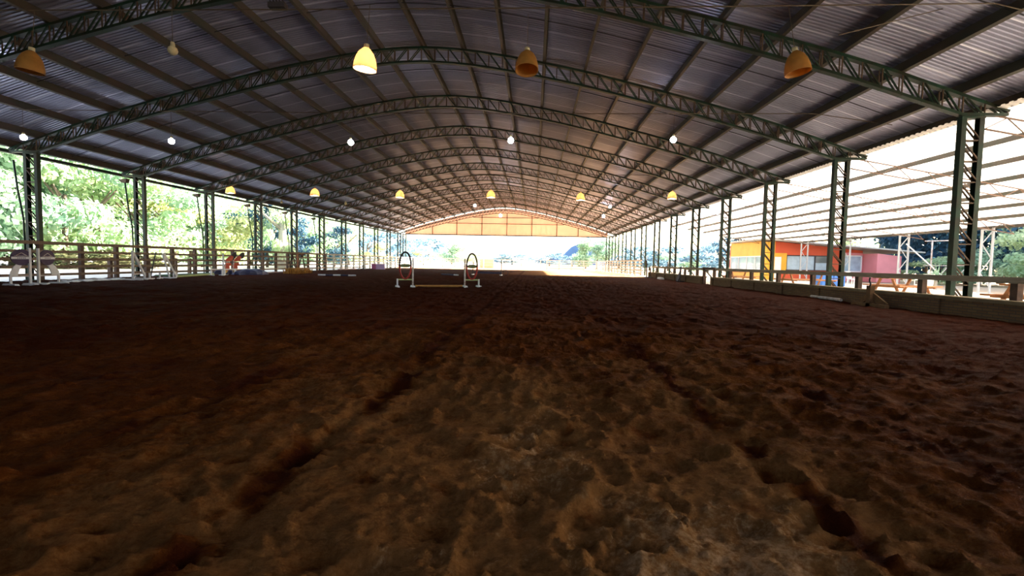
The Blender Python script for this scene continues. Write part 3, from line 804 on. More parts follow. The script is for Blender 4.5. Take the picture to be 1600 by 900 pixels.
MB().tube([(.13 + .22 * math.cos(k * PI / 10), .03, .235 + .22 * math.sin(k * PI / 10)) for k in range(21)], .014, 6, False).build('ring', MT['darkpaint'], t)

# ------------------------------------------------------------------ left side gear
def disc_wing(label, pa, pb, group):        # pa: outer short post, pb: inner tall post
    d = (pb - pa); Ln = d.length; t = thing('jump_wing', label, 'jump wing', pa, math.atan2(d.y, d.x), group)
    MB().box((Ln, 0, .62), (.06, .06, 1.24)).build('tall_post', MT['white'], t)
    MB().box((0, 0, .19), (.055, .055, .38)).build('short_post', MT['white'], t)
    for x in (0, Ln): MB().hexa([(x - .07, -.34, 0), (x + .07, -.34, 0), (x + .07, .34, 0), (x - .07, .34, 0), (x - .05, -.3, .07), (x + .05, -.3, .07), (x + .05, .3, .07), (x - .05, .3, .07)]).build('foot', MT['white'], t)
    MB().box((Ln / 2, 0, .31), (Ln, .04, .04)).build('crossbar', MT['dirtywhite'], t)
    cx, cz, R = Ln * .56, .93, .265
    m = MB(); m.prism([(cx + R * math.cos(th), cz + R * math.sin(th)) for th in [2 * PI * k / 32 for k in range(32)]], -.02, .02)
    dsc = m.build('disc', MT['purple'], t)
    hw = math.sqrt(R * R - .03 ** 2) - .004
    MB().box((cx, 0, cz - .02), (2 * hw - .01, .052, .075)).build('band', MT['white'], dsc)
    m = MB()
    for k in range(5): m.box((cx - .09 + .045 * k, 0, cz - .022), (.025, .058, .03))
    m.build('lettering', MT['purple'], dsc)
    m = MB()
    for x0, x1 in ((-.13, .0), (.0, .13)): m.bar((cx + x0, 0, cz + .06 + (.09 if x0 == 0 else 0)), (cx + x1, 0, cz + .06 + (0 if x0 == 0 else .09)), .05, .018, (0, 0, 1))
    m.box((cx, 0, cz + .045), (.36, .05, .014)); m.build('emblem', MT['dirtywhite'], dsc)
    poly = [(-.02, .31), (.17, .31), (.20, .45), (.25, .60), (.33, .74), (.20, .76), (.08, .62), (.0, .46)]
    MB().prism([(x * Ln / .5, z) for x, z in poly], -.018, .018).build('curved_board', MT['white'], t)
    return t
disc_wing('white jump wing with a purple disc at far left, the nearer of the pair', G(17, 447), G(48, 446), 'purple disc jump wings')
disc_wing('white jump wing with a purple disc, right of its twin at far left', Vector((-16.85, 15.82, 0)), Vector((-16.81, 15.12, 0)), 'purple disc jump wings')
pa, pb = G(100, 442.5), G(194, 437.5); d = pb - pa
t = thing('jump_plank', 'scuffed white plank lying on the sand before the left fence', 'plank', pa, math.atan2(d.y, d.x))
MB().hexa([(0, -.11, .0), (d.length, -.11, .0), (d.length, .11, .0), (0, .11, 0), (0, -.11, .05), (d.length, -.11, .05), (d.length, .11, .10), (0, .11, .10)]).build('board', MT['white'], t)
m = MB()
for x in (.25, .75, 1.35, 2.1, 2.8): m.box((x, -.03 + .05 * math.sin(x * 9), .085), (.16, .07, .012))
m.build('chipped_patch', MT['navy'], t)

def a_wing(label, pa, pb, group):
    d = pb - pa; Ln = d.length; t = thing('jump_wing', label, 'jump wing', pa, math.atan2(d.y, d.x), group)
    MB().box((0, 0, .63), (.07, .07, 1.26)).build('tall_post', MT['white'], t)
    MB().bar((.04, 0, 1.2), (Ln, 0, .20), .05, .10, (0, 0, 1)).build('slanted_board', MT['white'], t)
    MB().box((Ln, 0, .16), (.06, .06, .32)).build('short_post', MT['white'], t)
    MB().box((Ln / 2, 0, .26), (Ln, .04, .05)).build('crossbar', MT['dirtywhite'], t)
    for x in (0, Ln): MB().box((x, 0, .035), (.11, .72, .07)).build('foot', MT['white'], t)
    return t
a_wing('white slanted jump wing by the second left column', G(208, 438), G(226, 436.5), 'slanted white jump wings')
p = G(234, 437); t = thing('jump_post', 'white jump foot holding a thin dark leaning pole by the left fence', 'jump stand', p, .3)
MB().box((0, 0, .035), (.11, .72, .07)).build('foot', MT['white'], t); MB().box((0, 0, .15), (.06, .06, .30)).build('stub_post', MT['white'], t)
MB().tube([(0, .05, .05), (.12, .32, 1.22)], .025, 7).build('dark_pole', MT['darkpaint'], t)
p = G(250, 436); t = thing('short_jump_stand', 'short white jump foot with a stub post before a dark fence post', 'jump stand', p, .5)
MB().box((0, 0, .035), (.11, .72, .07)).build('foot', MT['white'], t); MB().box((0, 0, .15), (.06, .06, .30)).build('stub_post', MT['white'], t)
p = G(269, 435); t = thing('jump_stand', 'white two-legged jump stand with a pointed head, by the left fence', 'jump stand', p, math.radians(95))
MB().prism([(-.62, 1.18), (-.46, 1.22), (-.42, 1.05), (-.44, .85), (-.54, .85)], -.03, .03).build('head', MT['white'], t)
MB().bar((-.5, 0, .92), (-.18, 0, .05), .05, .06).build('leg', MT['white'], t); MB().bar((-.46, 0, 1.1), (.28, 0, .12), .05, .07).build('leg', MT['white'], t)
MB().tube([(.22 + .13 * math.cos(k * PI / 8), 0, .15 + .13 * math.sin(k * PI / 8)) for k in range(17)], .035, 7, False).build('ring_block', MT['white'], t)
MB().box((-.18, 0, .035), (.09, .6, .07)).build('foot', MT['white'], t)

# butterfly wing fillers
def leaf_wing(label, p, group):
    t = thing('wing_panel', label, 'jump filler', p, math.radians(66), group)
    blade = [(-.02, .30), (.16, .27), (.26, .42), (.24, .55), (.36, .60), (.34, .74), (.06, .74), (-.05, .55)]
    MB().prism(blade, -.018, .018).build('lower_panel', MT['orange'], t)
    top = [(.0, .80), (.36, .82), (.46, .98), (.52, 1.17), (.36, 1.18), (.18, 1.05), (.06, .92)]
    MB().prism(top, -.018, .018).build('upper_panel', MT['orange'], t)
    tip = [(.15, 1.02), (.36, 1.20), (.54, 1.36), (.66, 1.38), (.68, 1.18), (.60, 1.02), (.50, .95), (.48, 1.10), (.34, 1.16)]
    MB().prism(tip, -.02, .02).build('dark_tip', MT['darkpaint'], t)
    MB().box((.14, 0, .77), (.40, .05, .05)).build('dark_band', MT['darkpaint'], t)
    MB().prism([(-.02, .30), (.16, .27), (.05, .14), (-.04, .18)], -.018, .018).build('yellow_tail', MT['yellow'], t)
    MB().bar((-.06, 0, .05), (.03, 0, .85), .04, .05).build('post', MT['dirtywhite'], t)
    MB().box((-.06, 0, .03), (.09, .5, .06)).build('foot', MT['white'], t)
    return t
leaf_wing('orange butterfly wing panel with a dark tip by the left fence, nearer the white post', G(352, 430.5), 'butterfly wing panels')
leaf_wing('orange butterfly wing panel with a dark tip by the left fence, above the blue tarpaulin', G(365, 429.5), 'butterfly wing panels')
p = G(349, 431); t = thing('jump_post', 'plain white jump post left of the orange butterfly wings', 'jump stand', p, .5)
MB().box((0, 0, .63), (.07, .07, 1.26)).build('post', MT['white'], t); MB().box((0, 0, .035), (.11, .72, .07)).build('foot', MT['white'], t)
for k, (px, lab) in enumerate(((337, 'low white frame of a small jump left of the plain white jump post'), (358, 'low white frame of a small jump under the orange wings'))):
    p = G(px, 431 - k * .6); t = thing('cavaletti', lab, 'jump', p, math.radians(80), 'low white jump frames')
    for x in (-.3, .45): MB().box((x, 0, .17), (.06, .06, .34)).build('leg', MT['white'], t)
    MB().box((.07, 0, .36), (.95, .07, .07)).build('bar', MT['white'], t)
    for x in (-.3, .45): MB().box((x, 0, .03), (.08, .4, .06)).build('foot', MT['white'], t)
def heap(name, label, cat, p, a, b, h, mt, seed, rz=0):
    m = MB(); n, k = 20, 8; rr = random.Random(seed); off = [rr.uniform(.75, 1.2) for _ in range(n)]
    for i in range(k + 1):
        q = i / k
        for j in range(n):
            t = 2 * PI * j / n; r = math.cos(q * PI / 2) ** .8 * off[j] * (1 + .12 * math.sin(5 * t + q * 4 + seed))
            m.v.append((a * r * math.cos(t), b * r * math.sin(t), h * math.sin(q * PI / 2) * (1 + .25 * math.sin(3 * t + seed) * (1 - q))))
    for i in range(k):
        for j in range(n): m.f.append((i * n + j, i * n + (j + 1) % n, (i + 1) * n + (j + 1) % n, (i + 1) * n + j)); m.mi.append(0)
    o = m.build(name, mt, loc=(p[0], p[1], .0)); o.rotation_euler = (0, 0, rz)
    return tag(o, label, cat)
p = G(392, 429.5); heap('tarpaulin', 'crumpled dark blue tarpaulin heaped at the foot of the left fence', 'tarpaulin', (p.x + .1, p.y - .3, 0), 1.15, .45, .38, MT['tarp'], 2, math.radians(75))
p = G(360, 429.8); heap('tarpaulin', 'small dark blue bundle under the orange butterfly wings', 'tarpaulin', (p.x - .35, p.y, 0), .6, .3, .36, MT['tarp'], 5, math.radians(75))

# dry plants, stake and trestle
def tuft(name, label, cat, p, n, r, h, mt, seed, w=.02):
    rr = random.Random(seed); m = MB()
    for _ in range(n):
        t = rr.uniform(0, 2 * PI); q = r * math.sqrt(rr.random()); x, y = q * math.cos(t), q * math.sin(t)
        a = rr.uniform(0, 2 * PI); le = h * rr.uniform(.5, 1.1); lean = rr.uniform(.1, .8) * le
        mid = Vector((x + math.cos(a) * lean * .3, y + math.sin(a) * lean * .3, le * .65)); tip = Vector((x + math.cos(a) * lean, y + math.sin(a) * lean, le))
        s = Vector((-math.sin(a), math.cos(a), 0)) * w
        m.quad(Vector((x, y, 0)) - s, Vector((x, y, 0)) + s, mid + s * .8, mid - s * .8); m.quad(mid - s * .8, mid + s * .8, tip + s * .1, tip - s * .1)
    o = m.build(name, mt, loc=p, fix=False); return tag(o, label, cat)
for i, (px, py, lab) in enumerate(((456, 428, 'dry orange grass clump by the left fence, nearest of three'), (464, 427.5, 'dry orange grass clump around the reddish stake'), (475, 427, 'dry orange grass clump under the right leg of the wooden trestle'))):
    p = G(px, py); tuft('grass_clump', lab, 'plant', p, 170, .55, .42, MT['straw'], 40 + i, .022)
p = G(465, 426.5); o = MB().box((0, 0, .68), (.10, .06, 1.36)).build('wooden_stake', MT['stake'], loc=p); tag(o, 'upright reddish wooden stake among dry grass by the left fence', 'stake')
pa, pb = AT(456, 425, 34.5), AT(473, 425, 35.6); d = pb - pa; d.z = 0
t = thing('wooden_trestle', 'dark wooden trestle with splayed legs before the left fence', 'trestle', (pa.x, pa.y, 0), math.atan2(d.y, d.x)); Ln = max(.8, d.length)
MB().box((Ln / 2, 0, 1.36), (Ln + .25, .10, .11)).build('top_beam', MT['woodpost'], t)
for x, s in ((0.02, 1), (.10, -1), (Ln - .1, 1), (Ln - .02, -1)): MB().bar((x, .0, 1.33), (x + (.06 if x < Ln / 2 else -.06), .32 * s, 0), .07, .07).build('leg', MT['woodpost'], t)
p = G(592, 420.5); t = thing('jump_block', 'lilac box block with a dark magenta end at the far left', 'block', (p.x, 51.8, 0), math.radians(8))
MB().box((.55, 0, .30), (.95, .5, .6)).build('front_panel', MT['lilac'], t)
MB().hexa([(-.5, .3, 0), (.06, -.27, 0), (.06, .25, 0), (-.5, .6, 0), (-.5, .3, .6), (.06, -.27, .6), (.06, .25, .6), (-.5, .6, .6)]).build('end_panel', MT['magenta'], t)

# ------------------------------------------------------------------ right side gear inside the arena
t = thing('wooden_jump_stand', 'wooden jump base of slanting boards lying against the right brick wall', 'jump stand', (9.62, 13.75, 0), math.radians(90))
MB().box((-.02, 0, .30), (.16, .12, .60)).build('stub_post', MT['jute'], t)
MB().bar((.06, -.04, .40), (-.55, -.08, .06), .05, .16, (0, 0, 1)).build('slanted_board', MT['jute'], t)
MB().bar((-.06, -.04, .40), (.50, -.08, .08), .05, .14, (0, 0, 1)).build('slanted_board', MT['jute'], t)
MB().box((0, .0, .05), (1.35, .12, .10)).build('ground_beam', MT['jute'], t)
MB().tube([(-.06, .05, .56), (-.10, .06, .66), (-.05, .06, .74), (-.07, .06, .84)], .022, 7).build('strap', MT['darkpaint'], t)
p = (9.6, 31.3, 0); t = thing('jump_wing', 'dark purple curved jump wing leaning on the right brick wall', 'jump wing', p, math.radians(90))
MB().prism([(-.5, .95), (-.38, 1.0), (-.22, .62), (.18, .34), (.40, .10), (.34, 0), (-.08, .05), (-.36, .40), (-.5, .7)], -.03, .03).build('curved_board', MT['purple'], t)
MB().bar((-.46, .0, 1.0), (-.40, .0, 0), .06, .06).build('post', MT['darkpaint'], t)
MB().box((-.40, 0, .03), (.1, .5, .06)).build('foot', MT['darkpaint'], t)
for i, (px, py, h, lab) in enumerate(((1011, 433.5, 1.45, 'tall dark jump post at the far end of the right wall'), (1014, 434, .85, 'lower dark jump post standing against the taller one at the right wall'))):
    p = G(px, py); t = thing('jump_post', lab, 'jump stand', (9.35 + i * .15, 38.9 - i * .7, 0), .2)
    MB().bar((0, 0, 0), (-.06, 0, h), .08, .08).build('post', MT['woodpost'], t); MB().box((0, 0, .04), (.12, .5, .08)).build('foot', MT['darkpaint'], t)
p = G(1037, 434.5); t = thing('jump_block', 'white low jump block near the far end of the right wall', 'block', (9.6, 35.6, 0), math.radians(90))
MB().hexa([(-.5, -.15, 0), (.5, -.15, 0), (.5, .15, 0), (-.5, .15, 0), (-.45, -.1, .16), (.45, -.1, .16), (.45, .1, .16), (-.45, .1, .16)]).build('block', MT['white'], t)

# ------------------------------------------------------------------ right side yard: building, tables
BY, BX = 41.0, 20.0
b = thing('cafe_building', 'orange and red building with large windows under the edge of the lean-to', 'building', (BX, BY, 0))
def wall_box(name, x0, x1, y0, y1, z0, z1, mt, parent=b, ztop2=None):
    z2 = z1 if ztop2 is None else ztop2
    return MB().hexa([(x0, y0, z0), (x1, y0, z0), (x1, y1, z0), (x0, y1, z0), (x0, y0, z1), (x1, y0, z2), (x1, y1, z2), (x0, y1, z1)]).build(name, mt, parent)
wall_box('side_wall', 0, .18, .5, 7.4, 2.05, 3.35, MT['orangewall'])
wall_box('side_wall', 0, .18, .5, 7.4, 0, .75, MT['orangewall'])
w = wall_box('side_window', .05, .12, .5, 7.4, .75, 2.05, MT['glass'])
m = MB()
for y in (.55, 2.2, 3.9, 5.6, 7.35): m.box((.03, y, 1.4), (.06, .07, 1.3))
m.box((.03, 3.95, 2.02), (.07, 6.9, .09)); m.box((.03, 3.95, .78), (.09, 6.9, .08)); m.build('window_frame', MT['white'], w)
wall_box('corner_pier', 0, .65, 0, .55, 0, 3.3, MT['yellowwall'])
wall_box('front_wall', .65, 8.0, .12, .35, 2.15, 3.3, MT['redwall'], ztop2=2.62)
wall_box('front_wall', .65, 8.0, .12, .35, 0, .85, MT['redwall'])
wall_box('wall_pier', 5.3, 8.0, .10, .38, .80, 2.3, MT['redwall'])
wall_box('wall_pier', .65, 1.7, .10, .38, .80, 2.3, MT['yellowwall'])
w = wall_box('front_window', 1.7, 5.3, .2, .26, .85, 2.15, MT['glass'])
m = MB()
for x in (1.73, 2.9, 4.1, 5.27): m.box((x, .17, 1.5), (.08, .08, 1.3))
m.box((3.5, .17, 2.11), (3.6, .09, .09)); m.box((3.5, .16, .87), (3.7, .14, .07)); m.build('window_frame', MT['darkpaint'], w)
MB().box((4.68, .18, 1.82), (1.05, .03, .60)).build('blind', MT['darkglass'], w)
MB().box((.95, .08, 1.0), (.55, .06, 1.95)).build('door', MT['white'], b)
wall_box('pink_wall', 8.0, 9.9, -1.6, .3, 0, 2.35, MT['pinkwall'], ztop2=2.15)
wall_box('pink_wall', 6.3, 8.0, .05, .3, 0, 2.45, MT['pinkwall'], ztop2=2.4)
w = wall_box('square_window', 6.4, 7.8, -.02, .04, .85, 2.15, MT['glass'])
m = MB(); m.box((6.4, -.04, 1.5), (.09, .08, 1.4)); m.box((7.8, -.04, 1.5), (.09, .08, 1.4)); m.box((7.1, -.04, 2.16), (1.49, .08, .09)); m.box((7.1, -.04, .84), (1.49, .08, .09)); m.build('window_frame', MT['white'], w)
MB().hexa([(-.35, -.5, 3.42), (11.1, -2.4, 2.42), (11.1, 8, 2.42), (-.35, 8, 3.42), (-.35, -.5, 3.54), (11.1, -2.4, 2.52), (11.1, 8, 2.52), (-.35, 8, 3.54)]).build('roof', MT['tilegrey'], b)
wall_box('back_wall', 0, 8, 7.4, 7.6, 0, 3.2, MT['redwall'], ztop2=2.6)

def picnic_table(label, loc, rz, group, Ln=1.8):
    t = thing('picnic_table', label, 'table', loc, rz, group)
    for k in range(4): MB().box((0, -.27 + .18 * k, .74), (Ln, .165, .045)).build('top_board', MT['tablewood'], t)
    for s in (-1, 1):
        MB().box((0, .68 * s, .45), (Ln, .26, .05)).build('bench', MT['tablewood'], t)
        x = s * (Ln / 2 - .25)
        for q in (-1, 1): MB().bar((x, q * .25, .72), (x, q * .62, 0), .05, .09).build('leg', MT['tablewood'], t)
        MB().box((x, 0, .42), (.05, 1.5, .09)).build('bearer', MT['tablewood'], t)
    return t
PG = 'picnic tables in the yard'
picnic_table('picnic table behind the right wall, left of the big right column', (14.4, 18.9, 0), .15, PG)
picnic_table('long picnic table in the yard before the building\'s red wall', (14.6, 25.6, 0), .1, PG, 2.6)
picnic_table('picnic table in the yard before the orange wall with the wide window', (13.2, 30.6, 0), .2, PG)
picnic_table('picnic table behind the right wall at the right edge of the photo', (13.2, 12.4, 0), .1, PG, 2.2)
for i, (x, y, lab) in enumerate(((17.6, 29.0, 'left of the blue plastic crates stacked before the red building'), (18.35, 29.1, 'right of the blue plastic crates before the red building'))):
    t = thing('plastic_crate', 'blue plastic crate, ' + lab, 'crate', (x, y, 0), .1, 'blue crates before the building')
    m = MB(); w, d, h = .68, .5, .72
    for sx in (-1, 1): m.box((sx * w / 2, 0, h / 2), (.04, d, h))
    for sy in (-1, 1): m.box((0, sy * d / 2, h / 2), (w, .04, h))
    m.box((0, 0, .04), (w, d, .05)); m.build('body', MT['bluepl'], t)
    MB().box((0, 0, h + .03), (w + .08, d + .08, .05)).build('rim', MT['bluepl'], t)
def chair(label, loc, rz, group):
    t = thing('plastic_chair', label, 'chair', loc, rz, group)
    MB().box((0, 0, .44), (.44, .44, .04)).build('seat', MT['plastic'], t)
    MB().hexa([(-.22, .2, .46), (.22, .2, .46), (.22, .24, .46), (-.22, .24, .46), (-.2, .32, .9), (.2, .32, .9), (.2, .35, .9), (-.2, .35, .9)]).build('backrest', MT['plastic'], t)
    for x in (-.19, .19):
        for y in (-.19, .19): MB().bar((x, y, .43), (x * 1.15, y * 1.15, 0), .04, .04).build('leg', MT['plastic'], t)
        MB().tube([(x * 1.15, .25, .66), (x * 1.15, -.2, .66), (x * 1.15, -.2, .44)], .02, 6).build('armrest', MT['plastic'], t)
    return t
chair('white plastic chair beside the blue crates', (19.4, 29.2, 0), .4, 'white plastic chairs')
chair('white plastic chair at the end of the near picnic table', (16.6, 20.6, 0), -1.2, 'white plastic chairs')

# pipe frame, spiky plant
t = thing('pipe_trellis', 'tall white pipe frame standing before the dark trees right of the building', 'frame', (24.2, 30.0, 0))
MB().tube([(-.1, 0, 2.86), (2.9, -.1, 2.98)], .035, 6).build('top_pipe', MT['dirtywhite'], t)
MB().tube([(-.1, 0, 1.35), (2.9, -.1, 1.40)], .022, 6).build('mid_pipe', MT['dirtywhite'], t)
for x in (.3, 1.35, 2.55): MB().tube([(x, -.05, 0), (x, -.05, 2.92)], .04, 6).build('upright', MT['dirtywhite'], t)
for x in (.4, 1.5): MB().tube([(x, -.05, .1), (x + .9, -.05, 1.3)], .02, 6).build('brace', MT['dirtywhite'], t)
p = AT(1462, 432, 27.0)
def spiky(label, loc, seed, n=26, L=1.1):
    t = thing('yucca', label, 'plant', loc); rr = random.Random(seed)
    MB().tube([(0, 0, 0), (.03, 0, .5)], [.09, .07], 8).build('stem', MT['paletrunk'], t)
    m = MB()
    for k in range(n):
        a = rr.uniform(0, 2 * PI); e = rr.uniform(.1, 1.35); d = Vector((math.cos(a) * math.cos(e), math.sin(a) * math.cos(e), math.sin(e))); s = Vector((-math.sin(a), math.cos(a), 0)) * .04
        o = Vector((.03, 0, .5)); le = L * rr.uniform(.6, 1)
        m.quad(o - s * .6, o + s * .6, o + d * le * .5 + s, o + d * le * .5 - s); m.quad(o + d * le * .5 - s, o + d * le * .5 + s, o + d * le + s * .1, o + d * le - s * .1)
    m.build('leaf_rosette', MT['leaf_mid'], t, fix=False); return t
spiky('pale spiky yucca plant before the white pipe frame', (p.x, p.y, 0), 4)

# ------------------------------------------------------------------ trees and hill
def crown_mesh(seed, mt, n=2600, H=1.0, W=1.0, leaf=.30, blobs=16, low=.2):
    rr = random.Random(seed); m = MB(); bl = []
    for _ in range(blobs):
        z = rr.uniform(low, 1.0); rad = (math.sin(PI * min(1, (z - low * .5) * .95)) ** .6) * .62
        a = rr.uniform(0, 2 * PI); q = rad * math.sqrt(rr.random())
        bl.append((q * math.cos(a) * W, q * math.sin(a) * W, z * H, rr.uniform(.16, .30)))
    for _ in range(n):
        bx, by, bzz, br = rr.choice(bl)
        v = Vector((rr.gauss(0, 1), rr.gauss(0, 1), rr.gauss(0, 1))).normalized(); q = br * rr.uniform(.55, 1.08)
        c = Vector((bx + v.x * q * W, by + v.y * q * W, bzz + v.z * q * .8 * H * .6))
        nn = (v + Vector((rr.uniform(-1, 1), rr.uniform(-1, 1), rr.uniform(-.4, 1.2))) * .8).normalized()
        a = nn.cross(Vector((rr.uniform(-1, 1), rr.uniform(-1, 1), rr.uniform(-1, 1)))).normalized(); b = nn.cross(a); s = leaf * rr.uniform(.6, 1.3)
        m.quad(c - a * s, c - b * s * .55, c + a * s, c + b * s * .55)
    return m.mesh('crown', mt)
def trunk_mesh(seed, mt, h=.55, r=.03):
    rr = random.Random(seed); m = MB(); x, y = rr.uniform(-.04, .04), rr.uniform(-.04, .04)
    m.tube([(0, 0, 0), (x * .5, y * .5, h * .5), (x, y, h)], [r, r * .75, r * .5], 8)
    for k in range(4):
        a = rr.uniform(0, 2 * PI); z = h * rr.uniform(.55, .95)
        m.tube([(x * z / h, y * z / h, z), (x + .18 * math.cos(a), y + .18 * math.sin(a), z + .2)], [r * .45, r * .2], 6)
    return m.mesh('trunk', mt, True)
CR = {}
for nm, mt, kw in (('light', 'leaf_light', dict(leaf=.027, n=4200, low=.15)), ('mid', 'leaf_mid', dict(leaf=.027, n=4200, low=.15)), ('dark', 'leaf_dark', dict(leaf=.027, n=4200, low=.15)), ('yellow', 'leaf_yellow', dict(leaf=.027, n=4200, low=.15)),
                   ('brown', 'leaf_brown', dict(leaf=.06, n=1100, low=.0)), ('far', 'leaf_far', dict(leaf=.05, n=1100))):
    CR[nm] = [crown_mesh(sum(map(ord, nm)) + 31 * j, MT[mt], **kw) for j in range(2)]
TK = [trunk_mesh(5, MT['trunk']), trunk_mesh(6, MT['paletrunk'], .6, .04)]
tree_n = [0]
def tree(name, label, kind, loc, h, w, rz, group, cat='tree', trunk=0, var=0):
    t = thing(name, label, cat, loc, rz, group); t.scale = (w, w, h)
    link('crown', CR[kind][var % 2], t); link('trunk', TK[trunk], t)
    return t
rt = random.Random(77)
# wooded slope behind the left fence: (photo x, depth, height, width, kind)
LK = {'light': 'light green', 'mid': 'green', 'dark': 'dark blue-green', 'yellow': 'yellowish green', 'brown': 'brownish', 'far': 'hazy'}
LT = [(-75, 30, 11, 9, 'mid'), (-20, 33, 11.5, 9, 'light'), (30, 36, 12, 9, 'light'), (70, 33, 10, 8, 'mid'), (95, 41, 12, 9, 'yellow'), (130, 36, 9.2, 8, 'light'),
      (165, 44, 11.5, 9, 'mid'), (195, 40, 9.6, 8, 'light'), (228, 48, 11.2, 9, 'yellow'), (255, 42, 8.2, 8, 'mid'), (283, 46, 7.6, 8, 'yellow'), (315, 54, 9.6, 9, 'light'),
      (350, 58, 10, 9, 'light'), (382, 60, 7.5, 8, 'light'), (408, 52, 6.8, 5.5, 'dark'), (446, 56, 6.9, 5, 'dark'), (470, 66, 8.5, 8, 'light'), (500, 74, 8.5, 9, 'mid'), (518, 66, 5.4, 5, 'dark'),
      (540, 84, 8, 9, 'light'), (570, 95, 7.5, 9, 'far'), (600, 112, 7.5, 11, 'far'), (620, 120, 6, 9, 'far'), (588, 86, 4, 4, 'yellow')]
for i, (px, Yd, h, w, kd) in enumerate(LT):
    x = (px - 833) / 728.0 * Yd
    tree('leafy_tree', '%s tree behind the left fence, %s of that row from the near end' % (LK[kd], ORD[i]), kd, (x, Yd, -.1), h, w, rt.uniform(0, 6), 'trees behind the left fence', var=i)
o_tr = tree('bare_trunk_tree', 'tall pale tree trunk with sparse leaves between two dark trees on the left', 'light', ((432 - 833) / 728 * 50, 50, -.1), 7.6, 3.2, 1.0, None, trunk=1)
for ch in o_tr.children:
    if ch.name.startswith('trunk'): ch.scale = (4.5, 4.5, 1.4)
for i, (px, Yd, h, w) in enumerate(((8, 33, 1.2, 3.0), (75, 34, 1.6, 3.4), (120, 33, 1.5, 3.6), (165, 36, 1.3, 3.2), (215, 38, 1.3, 3), (300, 46, 1.1, 4), (440, 60, 1.6, 6), (490, 66, 1.6, 6))):
    x = (px - 833) / 728.0 * Yd
    tree('low_shrub', 'low %s shrub at the foot of the left trees, %s from the near end' % ('brownish' if i < 5 else 'green', ORD[i]), 'brown' if i < 5 else 'mid', (x, Yd, -.05), h, w, rt.uniform(0, 6), 'shrubs under the left trees', 'shrub', var=i)
# far end
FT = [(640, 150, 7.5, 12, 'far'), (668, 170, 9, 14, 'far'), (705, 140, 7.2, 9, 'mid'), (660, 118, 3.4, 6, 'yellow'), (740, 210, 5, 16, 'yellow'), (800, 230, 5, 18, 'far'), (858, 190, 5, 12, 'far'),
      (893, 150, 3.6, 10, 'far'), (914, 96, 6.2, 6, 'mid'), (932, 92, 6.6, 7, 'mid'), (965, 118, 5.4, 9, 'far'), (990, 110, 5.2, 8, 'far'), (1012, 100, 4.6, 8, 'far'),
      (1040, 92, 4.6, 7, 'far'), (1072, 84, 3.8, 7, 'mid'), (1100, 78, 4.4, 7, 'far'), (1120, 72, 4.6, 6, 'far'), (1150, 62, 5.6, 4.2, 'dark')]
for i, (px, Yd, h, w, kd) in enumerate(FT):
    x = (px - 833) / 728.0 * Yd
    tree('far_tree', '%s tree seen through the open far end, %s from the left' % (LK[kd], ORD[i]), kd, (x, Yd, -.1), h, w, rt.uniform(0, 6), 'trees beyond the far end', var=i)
# shaded trees right of the building
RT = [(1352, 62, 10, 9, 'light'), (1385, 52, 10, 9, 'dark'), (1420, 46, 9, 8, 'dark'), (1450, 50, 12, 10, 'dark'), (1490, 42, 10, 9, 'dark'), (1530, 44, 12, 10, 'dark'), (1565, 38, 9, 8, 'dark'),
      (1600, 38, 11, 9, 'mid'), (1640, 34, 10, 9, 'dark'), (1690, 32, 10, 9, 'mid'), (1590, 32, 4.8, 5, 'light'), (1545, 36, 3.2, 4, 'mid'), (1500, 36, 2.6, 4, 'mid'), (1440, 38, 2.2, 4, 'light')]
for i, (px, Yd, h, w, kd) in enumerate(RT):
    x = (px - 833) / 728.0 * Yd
    tree('shade_tree', '%s tree beyond the lean-to on the right, %s of that row from the left' % (LK[kd], ORD[i]), kd, (x, Yd, -.1), h, w, rt.uniform(0, 6), 'trees beyond the lean-to', var=i)
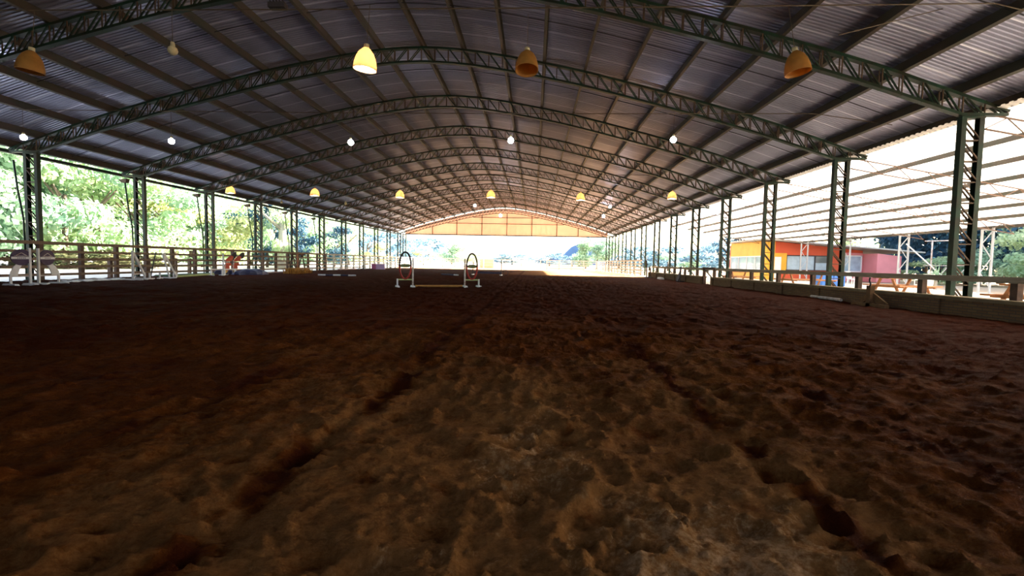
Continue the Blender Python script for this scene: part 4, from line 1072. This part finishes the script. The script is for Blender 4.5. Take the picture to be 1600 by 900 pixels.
def hill():
    m = MB(); n, k = 60, 10
    for j in range(k + 1):
        for i in range(n + 1):
            x = -60 + 560 * i / n; t = j / k
            prof = 30 * math.exp(-((x - 58) / 30) ** 2) + 9 * math.exp(-((x - 150) / 60) ** 2) + 3 * math.sin(x * .11) + 1.5 * math.sin(x * .31 + 1)
            m.v.append((x, 480 + 60 * t, -3 + max(0, prof) * math.sin(t * PI / 2) * (1 + .04 * math.sin(x * .7 + j))))
    for j in range(k):
        for i in range(n): m.f.append((j * (n + 1) + i, j * (n + 1) + i + 1, (j + 1) * (n + 1) + i + 1, (j + 1) * (n + 1) + i)); m.mi.append(0)
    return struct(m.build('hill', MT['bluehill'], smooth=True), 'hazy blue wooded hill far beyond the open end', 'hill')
hill()

# ------------------------------------------------------------------ light
sun_dir = Vector((10.6, 7.0, 5.2)).normalized()          # towards the sun
sd = bpy.data.lights.new('sun', 'SUN'); sd.energy = 34.0; sd.angle = math.radians(.6); sd.color = (1.0, .90, .76)
so = bpy.data.objects.new('sun', sd); C.objects.link(so); so.rotation_euler = (-sun_dir).to_track_quat('-Z', 'Y').to_euler()
so.location = (60, 40, 30)
W = bpy.data.worlds.new('sky'); bpy.context.scene.world = W; W.use_nodes = True
nt = W.node_tree; N = nt.nodes; bg = N['Background']
sky = N.new('ShaderNodeTexSky'); sky.sky_type = 'NISHITA'; sky.sun_disc = False
sky.sun_elevation = math.asin(sun_dir.z); sky.sun_rotation = math.atan2(sun_dir.x, sun_dir.y)
sky.dust_density = 3.0; sky.air_density = 1.0; sky.ozone_density = 1.0
haze = N.new('ShaderNodeMix'); haze.data_type = 'RGBA'; haze.inputs['Factor'].default_value = 0.55
nt.links.new(sky.outputs['Color'], haze.inputs['A']); haze.inputs['B'].default_value = (1.15, 1.10, 1.05, 1)
nt.links.new(haze.outputs['Result'], bg.inputs['Color']); bg.inputs['Strength'].default_value = 0.9
vs = bpy.context.scene.view_settings
vs.view_transform = 'Standard'; vs.look = 'None'; vs.gamma = 1.0; vs.use_curve_mapping = False
vs.exposure = 0.9
cy = bpy.context.scene.cycles
cy.max_bounces = 10; cy.diffuse_bounces = 6; cy.glossy_bounces = 3; cy.transmission_bounces = 6; cy.transparent_max_bounces = 4
cy.sample_clamp_indirect = 8.0
